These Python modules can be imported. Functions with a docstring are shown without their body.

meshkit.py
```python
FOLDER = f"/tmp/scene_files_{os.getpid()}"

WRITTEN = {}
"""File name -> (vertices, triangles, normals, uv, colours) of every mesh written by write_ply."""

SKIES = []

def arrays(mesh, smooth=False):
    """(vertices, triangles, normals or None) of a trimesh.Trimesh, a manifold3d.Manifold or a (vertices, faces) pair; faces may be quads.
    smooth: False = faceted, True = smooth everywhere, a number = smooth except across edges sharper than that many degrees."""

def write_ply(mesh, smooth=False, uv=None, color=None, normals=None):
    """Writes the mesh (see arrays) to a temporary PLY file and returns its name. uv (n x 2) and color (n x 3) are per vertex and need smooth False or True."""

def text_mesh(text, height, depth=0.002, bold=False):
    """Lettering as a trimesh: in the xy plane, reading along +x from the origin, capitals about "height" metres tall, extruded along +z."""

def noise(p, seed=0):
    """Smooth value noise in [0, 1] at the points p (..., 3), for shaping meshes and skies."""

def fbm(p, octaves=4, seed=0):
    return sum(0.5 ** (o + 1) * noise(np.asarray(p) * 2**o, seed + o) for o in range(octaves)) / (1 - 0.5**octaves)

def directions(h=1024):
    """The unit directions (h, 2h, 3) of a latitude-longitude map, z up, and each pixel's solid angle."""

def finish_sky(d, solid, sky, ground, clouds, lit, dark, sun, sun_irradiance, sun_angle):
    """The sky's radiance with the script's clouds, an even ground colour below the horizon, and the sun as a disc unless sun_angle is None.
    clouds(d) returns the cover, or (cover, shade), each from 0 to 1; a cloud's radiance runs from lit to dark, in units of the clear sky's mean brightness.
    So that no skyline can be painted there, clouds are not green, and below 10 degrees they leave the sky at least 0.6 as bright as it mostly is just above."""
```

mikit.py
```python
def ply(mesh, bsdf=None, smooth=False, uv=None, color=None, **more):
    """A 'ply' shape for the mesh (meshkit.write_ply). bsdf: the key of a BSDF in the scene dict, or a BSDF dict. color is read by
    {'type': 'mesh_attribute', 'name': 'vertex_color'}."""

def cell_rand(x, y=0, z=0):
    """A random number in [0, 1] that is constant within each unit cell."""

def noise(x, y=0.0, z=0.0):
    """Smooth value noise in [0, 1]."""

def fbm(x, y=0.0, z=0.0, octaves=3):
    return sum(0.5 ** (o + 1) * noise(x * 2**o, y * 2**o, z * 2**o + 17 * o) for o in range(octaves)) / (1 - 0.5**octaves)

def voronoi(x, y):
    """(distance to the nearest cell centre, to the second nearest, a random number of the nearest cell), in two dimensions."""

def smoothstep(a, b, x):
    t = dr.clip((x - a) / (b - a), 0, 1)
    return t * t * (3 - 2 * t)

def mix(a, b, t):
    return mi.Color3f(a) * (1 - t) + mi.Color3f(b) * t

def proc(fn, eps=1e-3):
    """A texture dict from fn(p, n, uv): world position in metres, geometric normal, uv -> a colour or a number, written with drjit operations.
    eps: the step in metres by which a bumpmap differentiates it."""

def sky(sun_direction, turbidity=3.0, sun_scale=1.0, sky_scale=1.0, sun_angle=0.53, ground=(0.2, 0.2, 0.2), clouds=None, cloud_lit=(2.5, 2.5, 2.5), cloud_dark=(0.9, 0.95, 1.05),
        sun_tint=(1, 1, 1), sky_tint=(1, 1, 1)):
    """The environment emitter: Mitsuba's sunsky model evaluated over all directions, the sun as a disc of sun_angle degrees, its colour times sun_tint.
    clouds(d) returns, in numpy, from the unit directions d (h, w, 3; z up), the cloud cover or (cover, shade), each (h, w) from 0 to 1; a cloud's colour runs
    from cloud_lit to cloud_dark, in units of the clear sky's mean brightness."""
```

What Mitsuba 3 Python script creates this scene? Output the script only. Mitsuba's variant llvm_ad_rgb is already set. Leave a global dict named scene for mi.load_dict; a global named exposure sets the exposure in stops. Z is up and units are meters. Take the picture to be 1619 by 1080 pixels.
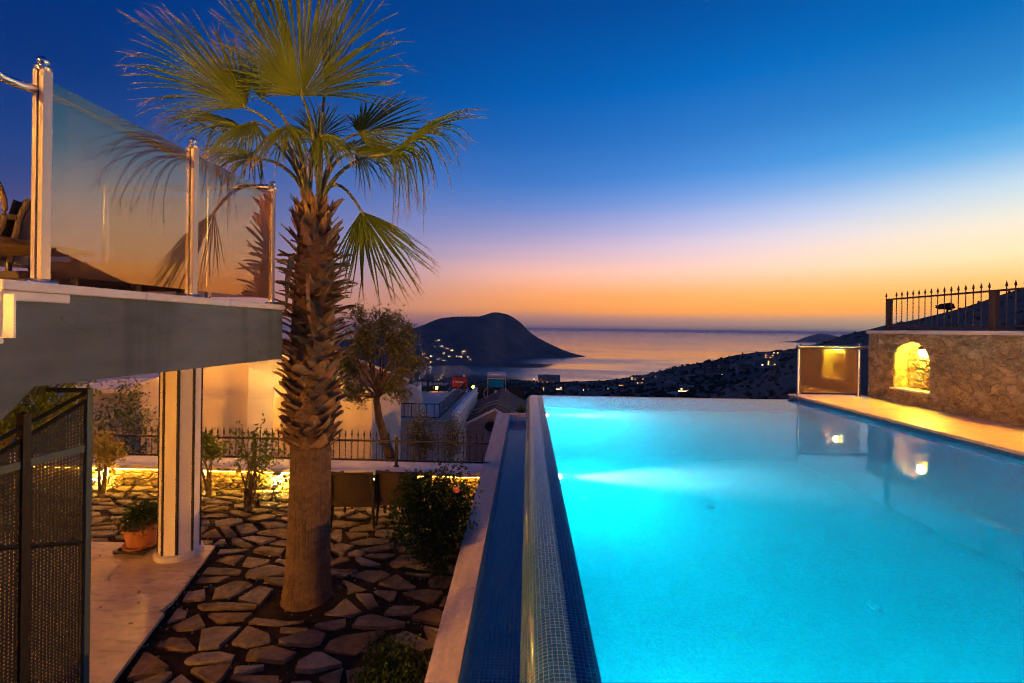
import math, random
import numpy as np, trimesh, drjit as dr, mitsuba as mi
import mikit, meshkit
from mikit import ply, proc, noise, fbm, voronoi, cell_rand, smoothstep, mix
from shapely.geometry import Polygon, box as sbox, Point
from shapely import affinity
import manifold3d as m3

# ------------------------------------------------------------------ camera, sky, exposure
scene, labels = {}, {}
exposure = 2.15
K = 0.25      # every light is given in display units times K, so that an exposure of 2 shows it as it is
T4 = mi.ScalarTransform4f
YAW, ROLL = math.atan(25.5 / 720), math.radians(0.75)
EYE = np.array([0, 0, 1.6])
FWD = np.array([-math.sin(YAW), math.cos(YAW), 0]); RIGHT = np.array([math.cos(YAW), math.sin(YAW), 0])
UP = np.array([0, 0, 1.0]) * math.cos(ROLL) - RIGHT * math.sin(ROLL)
scene['camera'] = {'type': 'perspective', 'fov': math.degrees(2 * math.atan(809.5 / 720)), 'fov_axis': 'x',
                   'near_clip': 0.05, 'far_clip': 250000.0, 'principal_point_offset_y': 20 / 1080,
                   'to_world': T4().look_at(origin=EYE.tolist(), target=(EYE + FWD).tolist(), up=UP.tolist())}
SUN_AZ = 50.0
from scipy.ndimage import gaussian_filter, map_coordinates
# how much afterglow and how much night blue stand over the clear twilight sky, by azimuth (from the pool's axis) and elevation
EL = [0, 1.35, 2.2, 4.3, 7, 10, 12.5, 15.5, 18, 22, 27, 35, 60, 90]
GLOW = {-180: [.14, .14, .14, .14, .13, .12, .10, .08, .06, .04, .02, 0, 0, 0], -110: [.14, .14, .14, .13, .12, .10, .08, .06, .04, .02, 0, 0, 0, 0], -50: [.14, .14, .14, .12, .07, .03, .01] + [0] * 7,
        -18: [.20, .25, .42, .36, .27, .17, .12, .08, .04, .01, 0, 0, 0, 0], -3: [.24, .29, .60, .68, .66, .36, .19, .07, .03, .01, 0, 0, 0, 0],
        26: [.28, .36, .84, .88, .77, .56, .34, .14, .05, .02, 0, 0, 0, 0], 46: [.30, .38, .86, .90, .78, .64, .40, .12, .03, .01, 0, 0, 0, 0],
        70: [.28, .36, .84, .88, .77, .56, .34, .14, .05, .02, 0, 0, 0, 0], 98: [.28, .32, .55, .6, .6, .34, .18, .07, .03, .01, 0, 0, 0, 0],
        130: [.2, .2, .25, .2, .15, .1, .06, .03] + [0] * 6, 180: [.14, .14, .14, .14, .13, .12, .10, .08, .06, .04, .02, 0, 0, 0]}
_east = [.72, .72, .72, .72, .73, .76, .79, .83, .86, .90, .93, .96, .98, .98]
NIGHT = {-180: _east, -110: _east, -50: [.80, .80, .80, .86, .90, .94, .96, .97, .98, .99, .99, .99, .99, .99],
         -18: [.72, .68, .50, .50, .53, .60, .66, .72, .77, .85, .90, .94, .97, .98], -3: [.68, .62, .38, .28, .14, .40, .58, .70, .76, .81, .84, .90, .96, .97],
         26: [.62, .55, .15, .05, .0, .12, .33, .56, .68, .76, .80, .89, .95, .97], 46: [.60, .53, .13, .05, .04, .11, .30, .60, .72, .80, .85, .90, .95, .97],
         70: [.62, .55, .15, .05, .0, .12, .33, .56, .68, .76, .80, .89, .95, .97], 98: [.62, .58, .38, .32, .2, .42, .58, .70, .76, .81, .84, .90, .96, .97],
         130: [.65, .65, .6, .62, .66, .72, .78, .85, .9, .95, .97, .98, .98, .98], 180: _east}


def sky_table(rows):
    az = sorted(rows); fine = np.array([np.interp(np.arange(0, 90.25, .25), EL, rows[a]) for a in az])
    full = np.array([np.interp(np.arange(-180, 181), az, fine[:, k]) for k in range(fine.shape[1])]).T
    return gaussian_filter(full, (7, 1.5), mode=('wrap', 'nearest'))


TAB_G, TAB_N = sky_table(GLOW), sky_table(NIGHT)


def dusk(d):
    """Afterglow: an orange belt on the western horizon that pales to cream and then gives way to the blue of the coming night."""
    el = np.degrees(np.arcsin(np.clip(d[..., 2], -1, 1))); az = np.degrees(np.arctan2(d[..., 0], d[..., 1]))
    wisp = meshkit.fbm(np.stack([d[..., 0] * 3, d[..., 1] * 3, d[..., 2] * 40], -1), 4, 3) - 0.5
    q = [az + 180, np.clip(el + .6 * wisp, 0, 90) * 4]
    g = map_coordinates(TAB_G, q, order=1, mode='nearest'); n = map_coordinates(TAB_N, q, order=1, mode='nearest')
    return np.clip(g + n, 0, 1), n / np.maximum(g + n, 1e-6)


_a, _e = math.radians(SUN_AZ), math.radians(1.0)
SUN = [math.sin(_a) * math.cos(_e), math.cos(_a) * math.cos(_e), math.sin(_e)]
TINT = (.27, 27, 106)
_mean = np.array(mikit.sky(SUN, turbidity=4.0, sun_scale=0.0, sky_tint=TINT, sky_scale=K)['bitmap'])[:512, :, :3].mean() / K
scene['sky'] = {**mikit.sky(SUN, turbidity=4.0, sun_scale=0.0, sky_tint=TINT, sky_scale=K, clouds=dusk, cloud_lit=tuple(np.array([1.38, .468, .03]) / _mean),
                            cloud_dark=tuple(np.array([.0004, .018, .138]) / _mean), ground=(.25, .22, .25)), 'sampling_weight': 16.0}

# ------------------------------------------------------------------ helpers
rng = np.random.default_rng(7)
used = {}


def numbered(name):
    n = used.get(name, -1) + 1
    used[name] = n
    return name if n == 0 else f'{name}_{n:03d}'


def tag(key, label=None, cat=None, group=None, kind=None):
    d = {k: v for k, v in (('label', label), ('category', cat), ('group', group), ('kind', kind)) if v}
    if d:
        labels[key] = d


def thing(name, label, cat, group=None):
    key = numbered(name); tag(key, label, cat, group); return key


def put(key, mesh, mat, smooth=False, **kw):
    scene[key] = ply(mesh, mat, smooth, **kw); return key


def part(parent, name, mesh, mat, smooth=False, label=None, kind=None, **kw):
    key = numbered(parent + '__' + name)
    put(key, mesh, mat, smooth, **kw); tag(key, label, kind=kind); return key


def solo(name, mesh, mat, label=None, cat=None, group=None, kind=None, smooth=False, **kw):
    key = numbered(name); put(key, mesh, mat, smooth, **kw); tag(key, label, cat, group, kind); return key


cat_ = trimesh.util.concatenate


def box(x0, x1, y0, y1, z0, z1):
    m = trimesh.creation.box((x1 - x0, y1 - y0, z1 - z0)); m.apply_translation(((x0 + x1) / 2, (y0 + y1) / 2, (z0 + z1) / 2)); return m


def cbox(x0, x1, y0, y1, z0, z1, c=0.006):
    """A box with chamfered edges."""
    pts = []
    for x, sx in ((x0, 1), (x1, -1)):
        for y, sy in ((y0, 1), (y1, -1)):
            for z, sz in ((z0, 1), (z1, -1)):
                pts += [(x + sx * c, y + sy * c, z), (x + sx * c, y, z + sz * c), (x, y + sy * c, z + sz * c)]
    return trimesh.convex.convex_hull(np.array(pts))


def tube(points, radii, sides=8, cap=True):
    p = np.asarray(points, float); n = len(p); r = np.broadcast_to(radii, (n,))
    t = np.gradient(p, axis=0); t /= np.linalg.norm(t, axis=1, keepdims=True) + 1e-12
    ref = np.array([0, 0, 1.0]) if abs(t[0, 2]) < 0.9 else np.array([1.0, 0, 0])
    a = np.cross(t, ref); a /= np.linalg.norm(a, axis=1, keepdims=True) + 1e-9
    b = np.cross(t, a); ang = np.arange(sides) * 2 * np.pi / sides
    v = (p[:, None] + r[:, None, None] * (np.cos(ang)[None, :, None] * a[:, None] + np.sin(ang)[None, :, None] * b[:, None])).reshape(-1, 3)
    f = []
    for i in range(n - 1):
        for j in range(sides):
            k = (j + 1) % sides
            f += [(i * sides + j, (i + 1) * sides + j, (i + 1) * sides + k), (i * sides + j, (i + 1) * sides + k, i * sides + k)]
    if cap:
        v = np.vstack([v, p[:1], p[-1:]]); c0, c1 = n * sides, n * sides + 1
        for j in range(sides):
            k = (j + 1) % sides
            f += [(c0, j, k), (c1, (n - 1) * sides + k, (n - 1) * sides + j)]
    m = trimesh.Trimesh(v, f, process=False)
    return m


def bar(p0, p1, r, sides=8):
    return tube([p0, p1], r, sides)


def lathe(profile, center, n=32):
    m = trimesh.creation.revolve(np.array(profile, float), sections=n); m.apply_translation(center); return m


def grid(fn, us, vs):
    U, V = np.meshgrid(us, vs, indexing='ij'); P = fn(U, V); nu, nv = U.shape
    i, j = np.meshgrid(np.arange(nu - 1), np.arange(nv - 1), indexing='ij')
    a = (i * nv + j).ravel(); f = np.stack([a, a + nv, a + nv + 1, a + 1], 1)
    f = np.vstack([f[:, [0, 1, 2]], f[:, [0, 2, 3]]])
    return trimesh.Trimesh(P.reshape(-1, 3), f, process=False)


def prism(poly, h0, h1, bevel=0.0):
    """Extrude a shapely polygon from z=h0 to h1, the top edge bevelled."""
    if bevel <= 0:
        m = trimesh.creation.extrude_polygon(poly, h1 - h0, engine='earcut'); m.apply_translation((0, 0, h0)); return m
    c = np.array(poly.exterior.coords)[:-1]; n = len(c); ce = c.mean(0)
    d = np.linalg.norm(c - ce, axis=1, keepdims=True); inn = ce + (c - ce) * (1 - bevel / d)
    v = np.vstack([np.c_[c, np.full(n, h0)], np.c_[c, np.full(n, h1 - bevel * .7)], np.c_[inn, np.full(n, h1)], [[*ce, h1 + bevel * .1]]])
    f = []
    for i in range(n):
        k = (i + 1) % n
        f += [(i, k, n + k), (i, n + k, n + i), (n + i, n + k, 2 * n + k), (n + i, 2 * n + k, 2 * n + i), (2 * n + i, 2 * n + k, 3 * n)]
    m = trimesh.Trimesh(v, f, process=False); m.fix_normals(); return m


def to_plane(mesh, o, ax, ay, az):
    m = mesh.copy(); v = np.asarray(m.vertices)
    m.vertices = np.asarray(o, float) + v[:, :1] * np.asarray(ax, float) + v[:, 1:2] * np.asarray(ay, float) + v[:, 2:] * np.asarray(az, float)
    if np.dot(np.cross(ax, ay), az) < 0:
        m.invert()
    return m


def manifold_to_trimesh(m):
    k = m.to_mesh(); return trimesh.Trimesh(k.vert_properties[:, :3], k.tri_verts, process=False)


def leaves(centers, size, rng, aspect=2.2, up=0.3, fold=True):
    """A small pointed leaf (two facets) at every centre, turned at random."""
    n = len(centers); d = rng.normal(size=(n, 3)); d[:, 2] += up; d /= np.linalg.norm(d, axis=1, keepdims=True)
    s = np.cross(d, rng.normal(size=(n, 3))); s /= np.linalg.norm(s, axis=1, keepdims=True); nn = np.cross(d, s)
    L = size * rng.uniform(.6, 1.3, (n, 1)); W = L / aspect / 2
    tip, base = centers + d * L, centers; midl = centers + d * L * .45 - s * W + nn * W * .4; midr = centers + d * L * .45 + s * W + nn * W * .4
    v = np.stack([base, midr, tip, midl], 1).reshape(-1, 3); a = np.arange(n) * 4
    return trimesh.Trimesh(v, np.vstack([np.c_[a, a + 1, a + 2], np.c_[a, a + 2, a + 3]]), process=False)


def crown(center, radii, nclump, per, spread, rng, hollow=.45):
    u = rng.normal(size=(nclump, 3)); u /= np.linalg.norm(u, axis=1, keepdims=True)
    c = np.asarray(center) + u * np.asarray(radii) * rng.uniform(hollow, 1, (nclump, 1)) * (0.75 + 0.5 * rng.random((nclump, 1)))
    return c, np.repeat(c, per, 0) + rng.normal(size=(nclump * per, 3)) * spread


# ------------------------------------------------------------------ materials
def diffuse(c, rough=0.7, spec=0.3, **kw):
    return {'type': 'principled', 'base_color': {'type': 'rgb', 'value': list(c)} if not isinstance(c, dict) else c, 'roughness': rough, 'specular': spec, **kw}


def two(b):
    return {'type': 'twosided', 'bsdf': b}


def bump(fn, scale, b, eps=1e-3):
    return {'type': 'bumpmap', 'arbitrary': proc(fn, eps), 'scale': scale, 'bsdf': b}


def v_noise(a, b, k, octv=4):
    return lambda p, n, uv: mix(a, b, fbm(p.x * k, p.y * k, p.z * k, octv))


def grid_lines(p, n, w=0.025, g=0.0016):
    """1 in a mosaic joint, 0 on a tile, whichever way the face looks; and the tile's own random number."""
    def joint(x):
        f = x / w - dr.floor(x / w)
        d = dr.minimum(f, 1 - f) * w
        return 1 - smoothstep(g * .6, g * 1.4, d)
    ax, ay, az = dr.abs(n.x), dr.abs(n.y), dr.abs(n.z)
    jx = dr.select(ax > .75, 0.0, joint(p.x)); jy = joint(p.y); jz = dr.select(az > .75, 0.0, joint(p.z))
    jy = dr.select(ay > .75, 0.0, jy)
    return dr.maximum(jx, dr.maximum(jy, jz)), cell_rand(dr.floor(p.x / w), dr.floor(p.y / w), dr.floor(p.z / w))


def pool_tile(p, n, uv):
    j, r = grid_lines(p, n, .025, .0012)
    c = mix((.010, .47, .74), (.02, .58, .82), r)
    return mix(c, (.12, .68, .80), j * .6)


def rim_uv(uv, w=0.025, g=0.0013):
    def joint(x):
        f = x / w - dr.floor(x / w)
        return 1 - smoothstep(g * .6, g * 1.5, dr.minimum(f, 1 - f) * w)
    return dr.maximum(joint(uv.x), joint(uv.y)), cell_rand(dr.floor(uv.x / w), dr.floor(uv.y / w), 3)


def rim_tile(p, n, uv):
    j, r = rim_uv(uv, .025, .0017)
    c = mix((.004, .05, .17), (.012, .13, .33), r * r)
    c = mix(c, (.006, .075, .20), smoothstep(.55, .6, cell_rand(dr.floor(uv.x / .025), dr.floor(uv.y / .025), 9)))
    return mix(c, (.15, .25, .34), j)


def travertine(p, n, uv):
    a = fbm(p.x * 1.4, p.y * 9, p.z * 9, 4); b = fbm(p.x * 14 + 3, p.y * 30, p.z * 30, 3)
    c = mix((.46, .34, .20), (.64, .50, .33), a)
    return c * (0.82 + 0.3 * b) * (1 - .25 * smoothstep(.62, .75, fbm(p.x * 5, p.y * 22, p.z * 5, 3)))


def coping_col(p, n, uv):
    a = fbm(p.x * 20, p.y * 3, p.z * 20, 4)
    c = mix((.42, .31, .23), (.60, .47, .36), a)
    return c * (.75 + .4 * fbm(p.x * 55, p.y * 40, p.z * 40, 3))


def stone_col(dark, light, k=7.0):
    def fn(p, n, uv):
        a = fbm(p.x * k, p.y * k, p.z * k, 5); b = fbm(p.x * 31, p.y * 31, p.z * 31, 3)
        c = mix(dark, light, smoothstep(.25, .75, a))
        return c * (.55 + .8 * b)
    return fn


def stained(c):
    def fn(p, n, uv):
        a = fbm(p.x * 1.3, p.y * 1.3, p.z * .9, 4); drip = fbm(p.x * 9, p.y * 9, p.z * .55, 4)
        run = smoothstep(.50, .72, drip) * .22; crack = smoothstep(.985, 1.0, 1 - dr.abs(fbm(p.x * 2.3 + 4, p.y * 2.3, p.z * 2.3, 4) - .5) * 9)
        trowel = fbm(p.x * 16, p.y * 5, p.z * 16, 3)
        return mi.Color3f(c) * (.60 + .6 * a + .4 * (trowel - .5)) * (1 - run) * (1 - .5 * crack)
    return fn


def plaster(c):
    def fn(p, n, uv):
        a = fbm(p.x * 1.2, p.y * 1.2, p.z * .7, 4); b = noise(p.x * 60, p.y * 60, p.z * 60)
        streak = fbm(p.x * 6, p.y * 6, p.z * .35, 3)
        return mi.Color3f(c) * (.78 + .25 * a + .08 * b + .14 * streak - .07)
    return fn


def trunk_col(p, n, uv):
    ring = fbm(uv.x * 4, p.z * 26, 0.0, 3); fib = fbm(uv.x * 90, p.z * 3, 2.0, 3)
    crack = smoothstep(.60, .72, fbm(uv.x * 11, p.z * 2.2, 7.0, 4)); scar = smoothstep(.58, .70, fbm(uv.x * 1.6, p.z * 15, 3.0, 3))
    return mix((.09, .055, .032), (.30, .20, .11), ring * .5 + fib * .5) * (1 - .22 * crack) * (1 - .2 * scar) * (.8 + .4 * noise(uv.x * 30, p.z * 70, 5.0))


def frond_col(p, n, uv):
    g = mix((.062, .098, .012), (.15, .195, .03), noise(p.x * 5, p.y * 5, p.z * 5))
    return mix(g, (.40, .30, .18), smoothstep(.78, .97, uv.x))


M = {}


def mat(name, b):
    scene[name] = b; return name


mat('m_pool', two(diffuse(proc(pool_tile), .25, .4)))
mat('m_rim', two(bump(lambda p, n, uv: -rim_uv(uv)[0], .0012, {'type': 'principled', 'base_color': proc(rim_tile), 'roughness': .14, 'specular': .4, 'clearcoat': .2, 'clearcoat_gloss': .9})))
def trough_tile(p, n, uv):
    j, r = rim_uv(uv, .034, .0042)
    return mix(mix((.02, .28, .48), (.06, .50, .72), r * r), (.80, .90, .90), j)


mat('m_trough', two({'type': 'principled', 'base_color': proc(trough_tile), 'roughness': .25, 'specular': .5}))
mat('m_trav', two(bump(lambda p, n, uv: fbm(p.x * 30, p.y * 60, p.z * 30, 3), .002, diffuse(proc(travertine), .42, .4))))
mat('m_coping', two(bump(lambda p, n, uv: fbm(p.x * 60, p.y * 40, p.z * 40, 3), .002, diffuse(proc(coping_col), .5, .35))))
STONES = []
for i, (a, b) in enumerate((((.16, .128, .070), (.38, .315, .185)), ((.20, .162, .092), (.46, .39, .245)), ((.14, .106, .056), (.34, .275, .155)), ((.18, .148, .082), (.42, .355, .215)))):
    STONES.append(mat(f'm_wall_stone_{i}', two(bump(lambda p, n, uv: fbm(p.x * 24, p.y * 24, p.z * 24, 4), .010, diffuse(proc(stone_col(a, b)), .85, .2)))))
mat('m_mortar', two(bump(lambda p, n, uv: fbm(p.x * 40, p.y * 40, p.z * 40, 4), .01, diffuse(proc(stone_col((.17, .135, .095), (.40, .33, .245), 14)), .95, .1))))
FLAGS = []
for i, (a, b) in enumerate((((.10, .078, .043), (.27, .215, .125)), ((.135, .112, .072), (.32, .27, .18)), ((.085, .058, .028), (.25, .172, .08)))):
    FLAGS.append(mat(f'm_flag_{i}', two(bump(lambda p, n, uv: fbm(p.x * 9 + 3 * fbm(p.x * 2, p.y * 2, 0.0, 2), p.y * 26, p.z * 20, 4), .014, diffuse(proc(stone_col(a, b, 5)), .75, .25)))))
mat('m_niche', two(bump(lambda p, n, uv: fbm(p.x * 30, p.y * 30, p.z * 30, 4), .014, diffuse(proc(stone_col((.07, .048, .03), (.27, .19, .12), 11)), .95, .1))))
mat('m_soil', two(bump(lambda p, n, uv: fbm(p.x * 45, p.y * 45, p.z * 45, 4), .02, diffuse(proc(v_noise((.010, .008, .005), (.045, .033, .022), 25)), .95, .1))))
mat('m_grey_plaster', two(bump(lambda p, n, uv: fbm(p.x * 90, p.y * 90, p.z * 90, 2), .0012, diffuse(proc(stained((.125, .15, .155))), .85, .2))))
mat('m_cream_plaster', two(bump(lambda p, n, uv: fbm(p.x * 50, p.y * 50, p.z * 50, 2), .0015, diffuse(proc(plaster((.62, .52, .40))), .85, .2))))
mat('m_white_plaster', two(diffuse(proc(plaster((.70, .68, .66))), .8, .2)))
mat('m_white_stone', two(bump(lambda p, n, uv: fbm(p.x * 40, p.y * 40, p.z * 40, 3), .0015, diffuse(proc(lambda p, n, uv: mix((.50, .46, .42), (.74, .70, .64), fbm(p.x * 6, p.y * 6, p.z * 6, 4))), .55, .3))))
mat('m_cream_paint', two(diffuse(proc(plaster((.80, .745, .66))), .5, .4)))
mat('m_groove', two(diffuse((.035, .033, .03), .6)))
mat('m_iron', two(diffuse((.012, .010, .010), .45, .5)))
mat('m_fence', two(diffuse((.035, .018, .012), .5, .5)))
mat('m_steel', two({'type': 'roughconductor', 'material': 'Cr', 'alpha': .12, 'specular_reflectance': {'type': 'rgb', 'value': [.95, .92, .88]}}))
mat('m_chrome', two({'type': 'roughconductor', 'material': 'Cr', 'alpha': .13}))
mat('m_alu', two(diffuse((.46, .42, .37), .3, .5, metallic=.3)))
for nm, ior, tr in (('m_glass', 2.35, [.46, .36, .31]), ('m_glass_gold', 3.4, [.62, .52, .40])):
    mat(nm, {'type': 'blendbsdf', 'weight': .06, 'a': {'type': 'thindielectric', 'int_ior': ior, 'specular_reflectance': {'type': 'rgb', 'value': [1.0, .68, .46]}, 'specular_transmittance': {'type': 'rgb', 'value': tr}},
             'b': {'type': 'principledthin', 'base_color': {'type': 'rgb', 'value': [.55, .38, .30]}, 'roughness': .6, 'diff_trans': 1.0, 'eta': 1.3}})
mat('m_trunk', two(bump(lambda p, n, uv: fbm(uv.x * 70, p.z * 5, 1.0, 3) + .8 * fbm(uv.x * 3, p.z * 40, 4.0, 2), .012, diffuse(proc(trunk_col), .9, .1))))
BOOTS = []
for i, (a, b) in enumerate((((.11, .06, .03), (.33, .20, .09)), ((.17, .10, .045), (.42, .27, .13)), ((.07, .04, .022), (.22, .13, .06)))):
    BOOTS.append(mat(f'm_boot_{i}', two(diffuse(proc(v_noise(a, b, 26)), .7, .3))))
mat('m_frond', {'type': 'principledthin', 'base_color': proc(frond_col), 'roughness': .45, 'diff_trans': .7, 'eta': 1.4})
mat('m_petiole', two(diffuse((.12, .125, .03), .45, .4)))


def leaf_mat(name, a, b, trans=.7, rough=.5):
    mat(name, {'type': 'principledthin', 'base_color': proc(v_noise(a, b, 9, 2)), 'roughness': rough, 'diff_trans': trans, 'eta': 1.4})


leaf_mat('m_leaf_dark', (.018, .035, .010), (.06, .085, .025))
leaf_mat('m_leaf_olive', (.085, .088, .035), (.20, .19, .09))
leaf_mat('m_leaf_citrus', (.05, .08, .012), (.14, .17, .03))
leaf_mat('m_leaf_pale', (.22, .19, .05), (.40, .33, .09))
leaf_mat('m_leaf_yucca', (.05, .075, .02), (.13, .15, .045))
mat('m_bark', two(bump(lambda p, n, uv: fbm(p.x * 30, p.y * 30, p.z * 9, 4), .012, diffuse(proc(v_noise((.05, .035, .022), (.17, .125, .08), 18)), .9, .1))))
mat('m_pink', two(diffuse((.55, .16, .12), .6)))


def weave(p, n, uv):
    u = (p.x + p.y * .7) / .022; v = p.z / .016; k = dr.floor(u)
    s_ = .5 * (k - 2 * dr.floor(k / 2)); a = v + s_; return dr.sqrt(dr.maximum(0.0, 1 - dr.square(2 * (a - dr.floor(a)) - 1))) * dr.sqrt(dr.maximum(0.0, 1 - dr.square(1.6 * (u - k) - .8)))


mat('m_wicker', two(bump(weave, .006, diffuse(proc(lambda p, n, uv: mix((.010, .008, .006), (.075, .055, .038), weave(p, n, uv))), .5, .4))))
mat('m_net', two(diffuse((.012, .012, .013), .6, .3)))
mat('m_teal_strip', two(diffuse((.05, .085, .09), .5, .4)))
mat('m_terracotta', two(diffuse(proc(v_noise((.36, .13, .05), (.50, .21, .09), 8)), .8, .2)))
mat('m_roof', two(bump(lambda p, n, uv: fbm(p.x * 20, p.y * 20, p.z * 20, 3), .01, diffuse(proc(v_noise((.10, .055, .035), (.26, .15, .09), 6)), .85, .2))))


def brick(p, n, uv):
    row = p.z / .075; k = dr.floor(row); fr = row - k
    colx = p.x / .23 + .5 * (k - 2 * dr.floor(k / 2)); fx = colx - dr.floor(colx)
    j = dr.maximum(1 - smoothstep(.06, .14, dr.minimum(fr, 1 - fr)), 1 - smoothstep(.02, .05, dr.minimum(fx, 1 - fx)))
    c = mix((.42, .31, .25), (.55, .43, .36), cell_rand(dr.floor(colx), k, 1))
    return mix(c, (.22, .16, .13), j)


mat('m_brick', two(diffuse(proc(brick), .8, .2)))
mat('m_red', two(diffuse((.42, .012, .012), .4, .4)))
mat('m_teal', two(diffuse((.008, .30, .42), .7, .1)))
mat('m_tank', two(diffuse((.66, .62, .60), .3, .5, metallic=.2)))
mat('m_hose', two(diffuse((.34, .33, .30), .6)))
mat('m_white', two(diffuse((.78, .77, .75), .5)))
mat('m_far_wall', two(diffuse(proc(v_noise((.20, .17, .155), (.34, .30, .27), .2, 2)), .85, .1)))
mat('m_far_roof', two(diffuse((.16, .07, .05), .85, .1)))
mat('m_far_window', two(diffuse((.03, .03, .035), .2, .5)))
mat('m_land', two(diffuse(proc(v_noise((.045, .045, .040), (.11, .10, .09), .05, 5)), .95, .05)))
mat('m_mountain', two(diffuse(proc(v_noise((.05, .055, .06), (.11, .115, .12), .02, 5)), .95, .05)))
mat('m_hill', two(diffuse(proc(v_noise((.10, .062, .044), (.21, .135, .10), .12, 5)), .95, .05)))
mat('m_forest', two(diffuse(proc(v_noise((.02, .026, .016), (.06, .066, .042), .4, 3)), .95, .05)))
mat('m_black', diffuse((.01, .01, .01)))


def sea_rough(p, n, uv):
    s = fbm(p.x * .0011 + 5, p.y * .0065 + p.x * .0012, 0.0, 5)
    return .07 + .20 * smoothstep(.38, .68, s)


def sea_wave(p, n, uv):
    return fbm(p.x * .02, p.y * .05, 0.0, 3)


mat('m_sea', two({'type': 'principled', 'base_color': {'type': 'rgb', 'value': [.010, .018, .035]}, 'roughness': proc(sea_rough), 'specular': .5}))
mat('m_water', bump(lambda p, n, uv: fbm(p.x * 3.2, p.y * 5.0, 1.0, 3) + .25 * noise(p.x * 17, p.y * 21, 2.0), .0007, {'type': 'dielectric', 'int_ior': 1.33, 'ext_ior': 1.0, 'specular_reflectance': {'type': 'rgb', 'value': [.52, .52, .52]}}))
mat('m_trough_water', bump(lambda p, n, uv: fbm(p.x * 6, p.y * 22, 1.0, 3), .0022, {'type': 'dielectric', 'int_ior': 1.33, 'ext_ior': 1.0, 'specular_reflectance': {'type': 'rgb', 'value': [.35, .35, .35]}}))
scene['water_medium'] = {'type': 'homogeneous', 'sigma_t': .60, 'albedo': {'type': 'rgb', 'value': [.22, .98, .988]}, 'phase': {'type': 'hg', 'g': .5}}


def glow(rgb, w=1.0):
    return {'type': 'area', 'radiance': {'type': 'rgb', 'value': [float(q) * K for q in rgb]}, 'sampling_weight': w}


def lamp(parent, name, mesh, rgb, w=1.0, label=None, **kw):
    k = part(parent, name, mesh, 'm_black', label=label, **kw); scene[k]['emitter'] = glow(rgb, w); return k


WARM = np.array([1.0, .39, .028]); AMBER = np.array([1.0, .41, .03])

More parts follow.
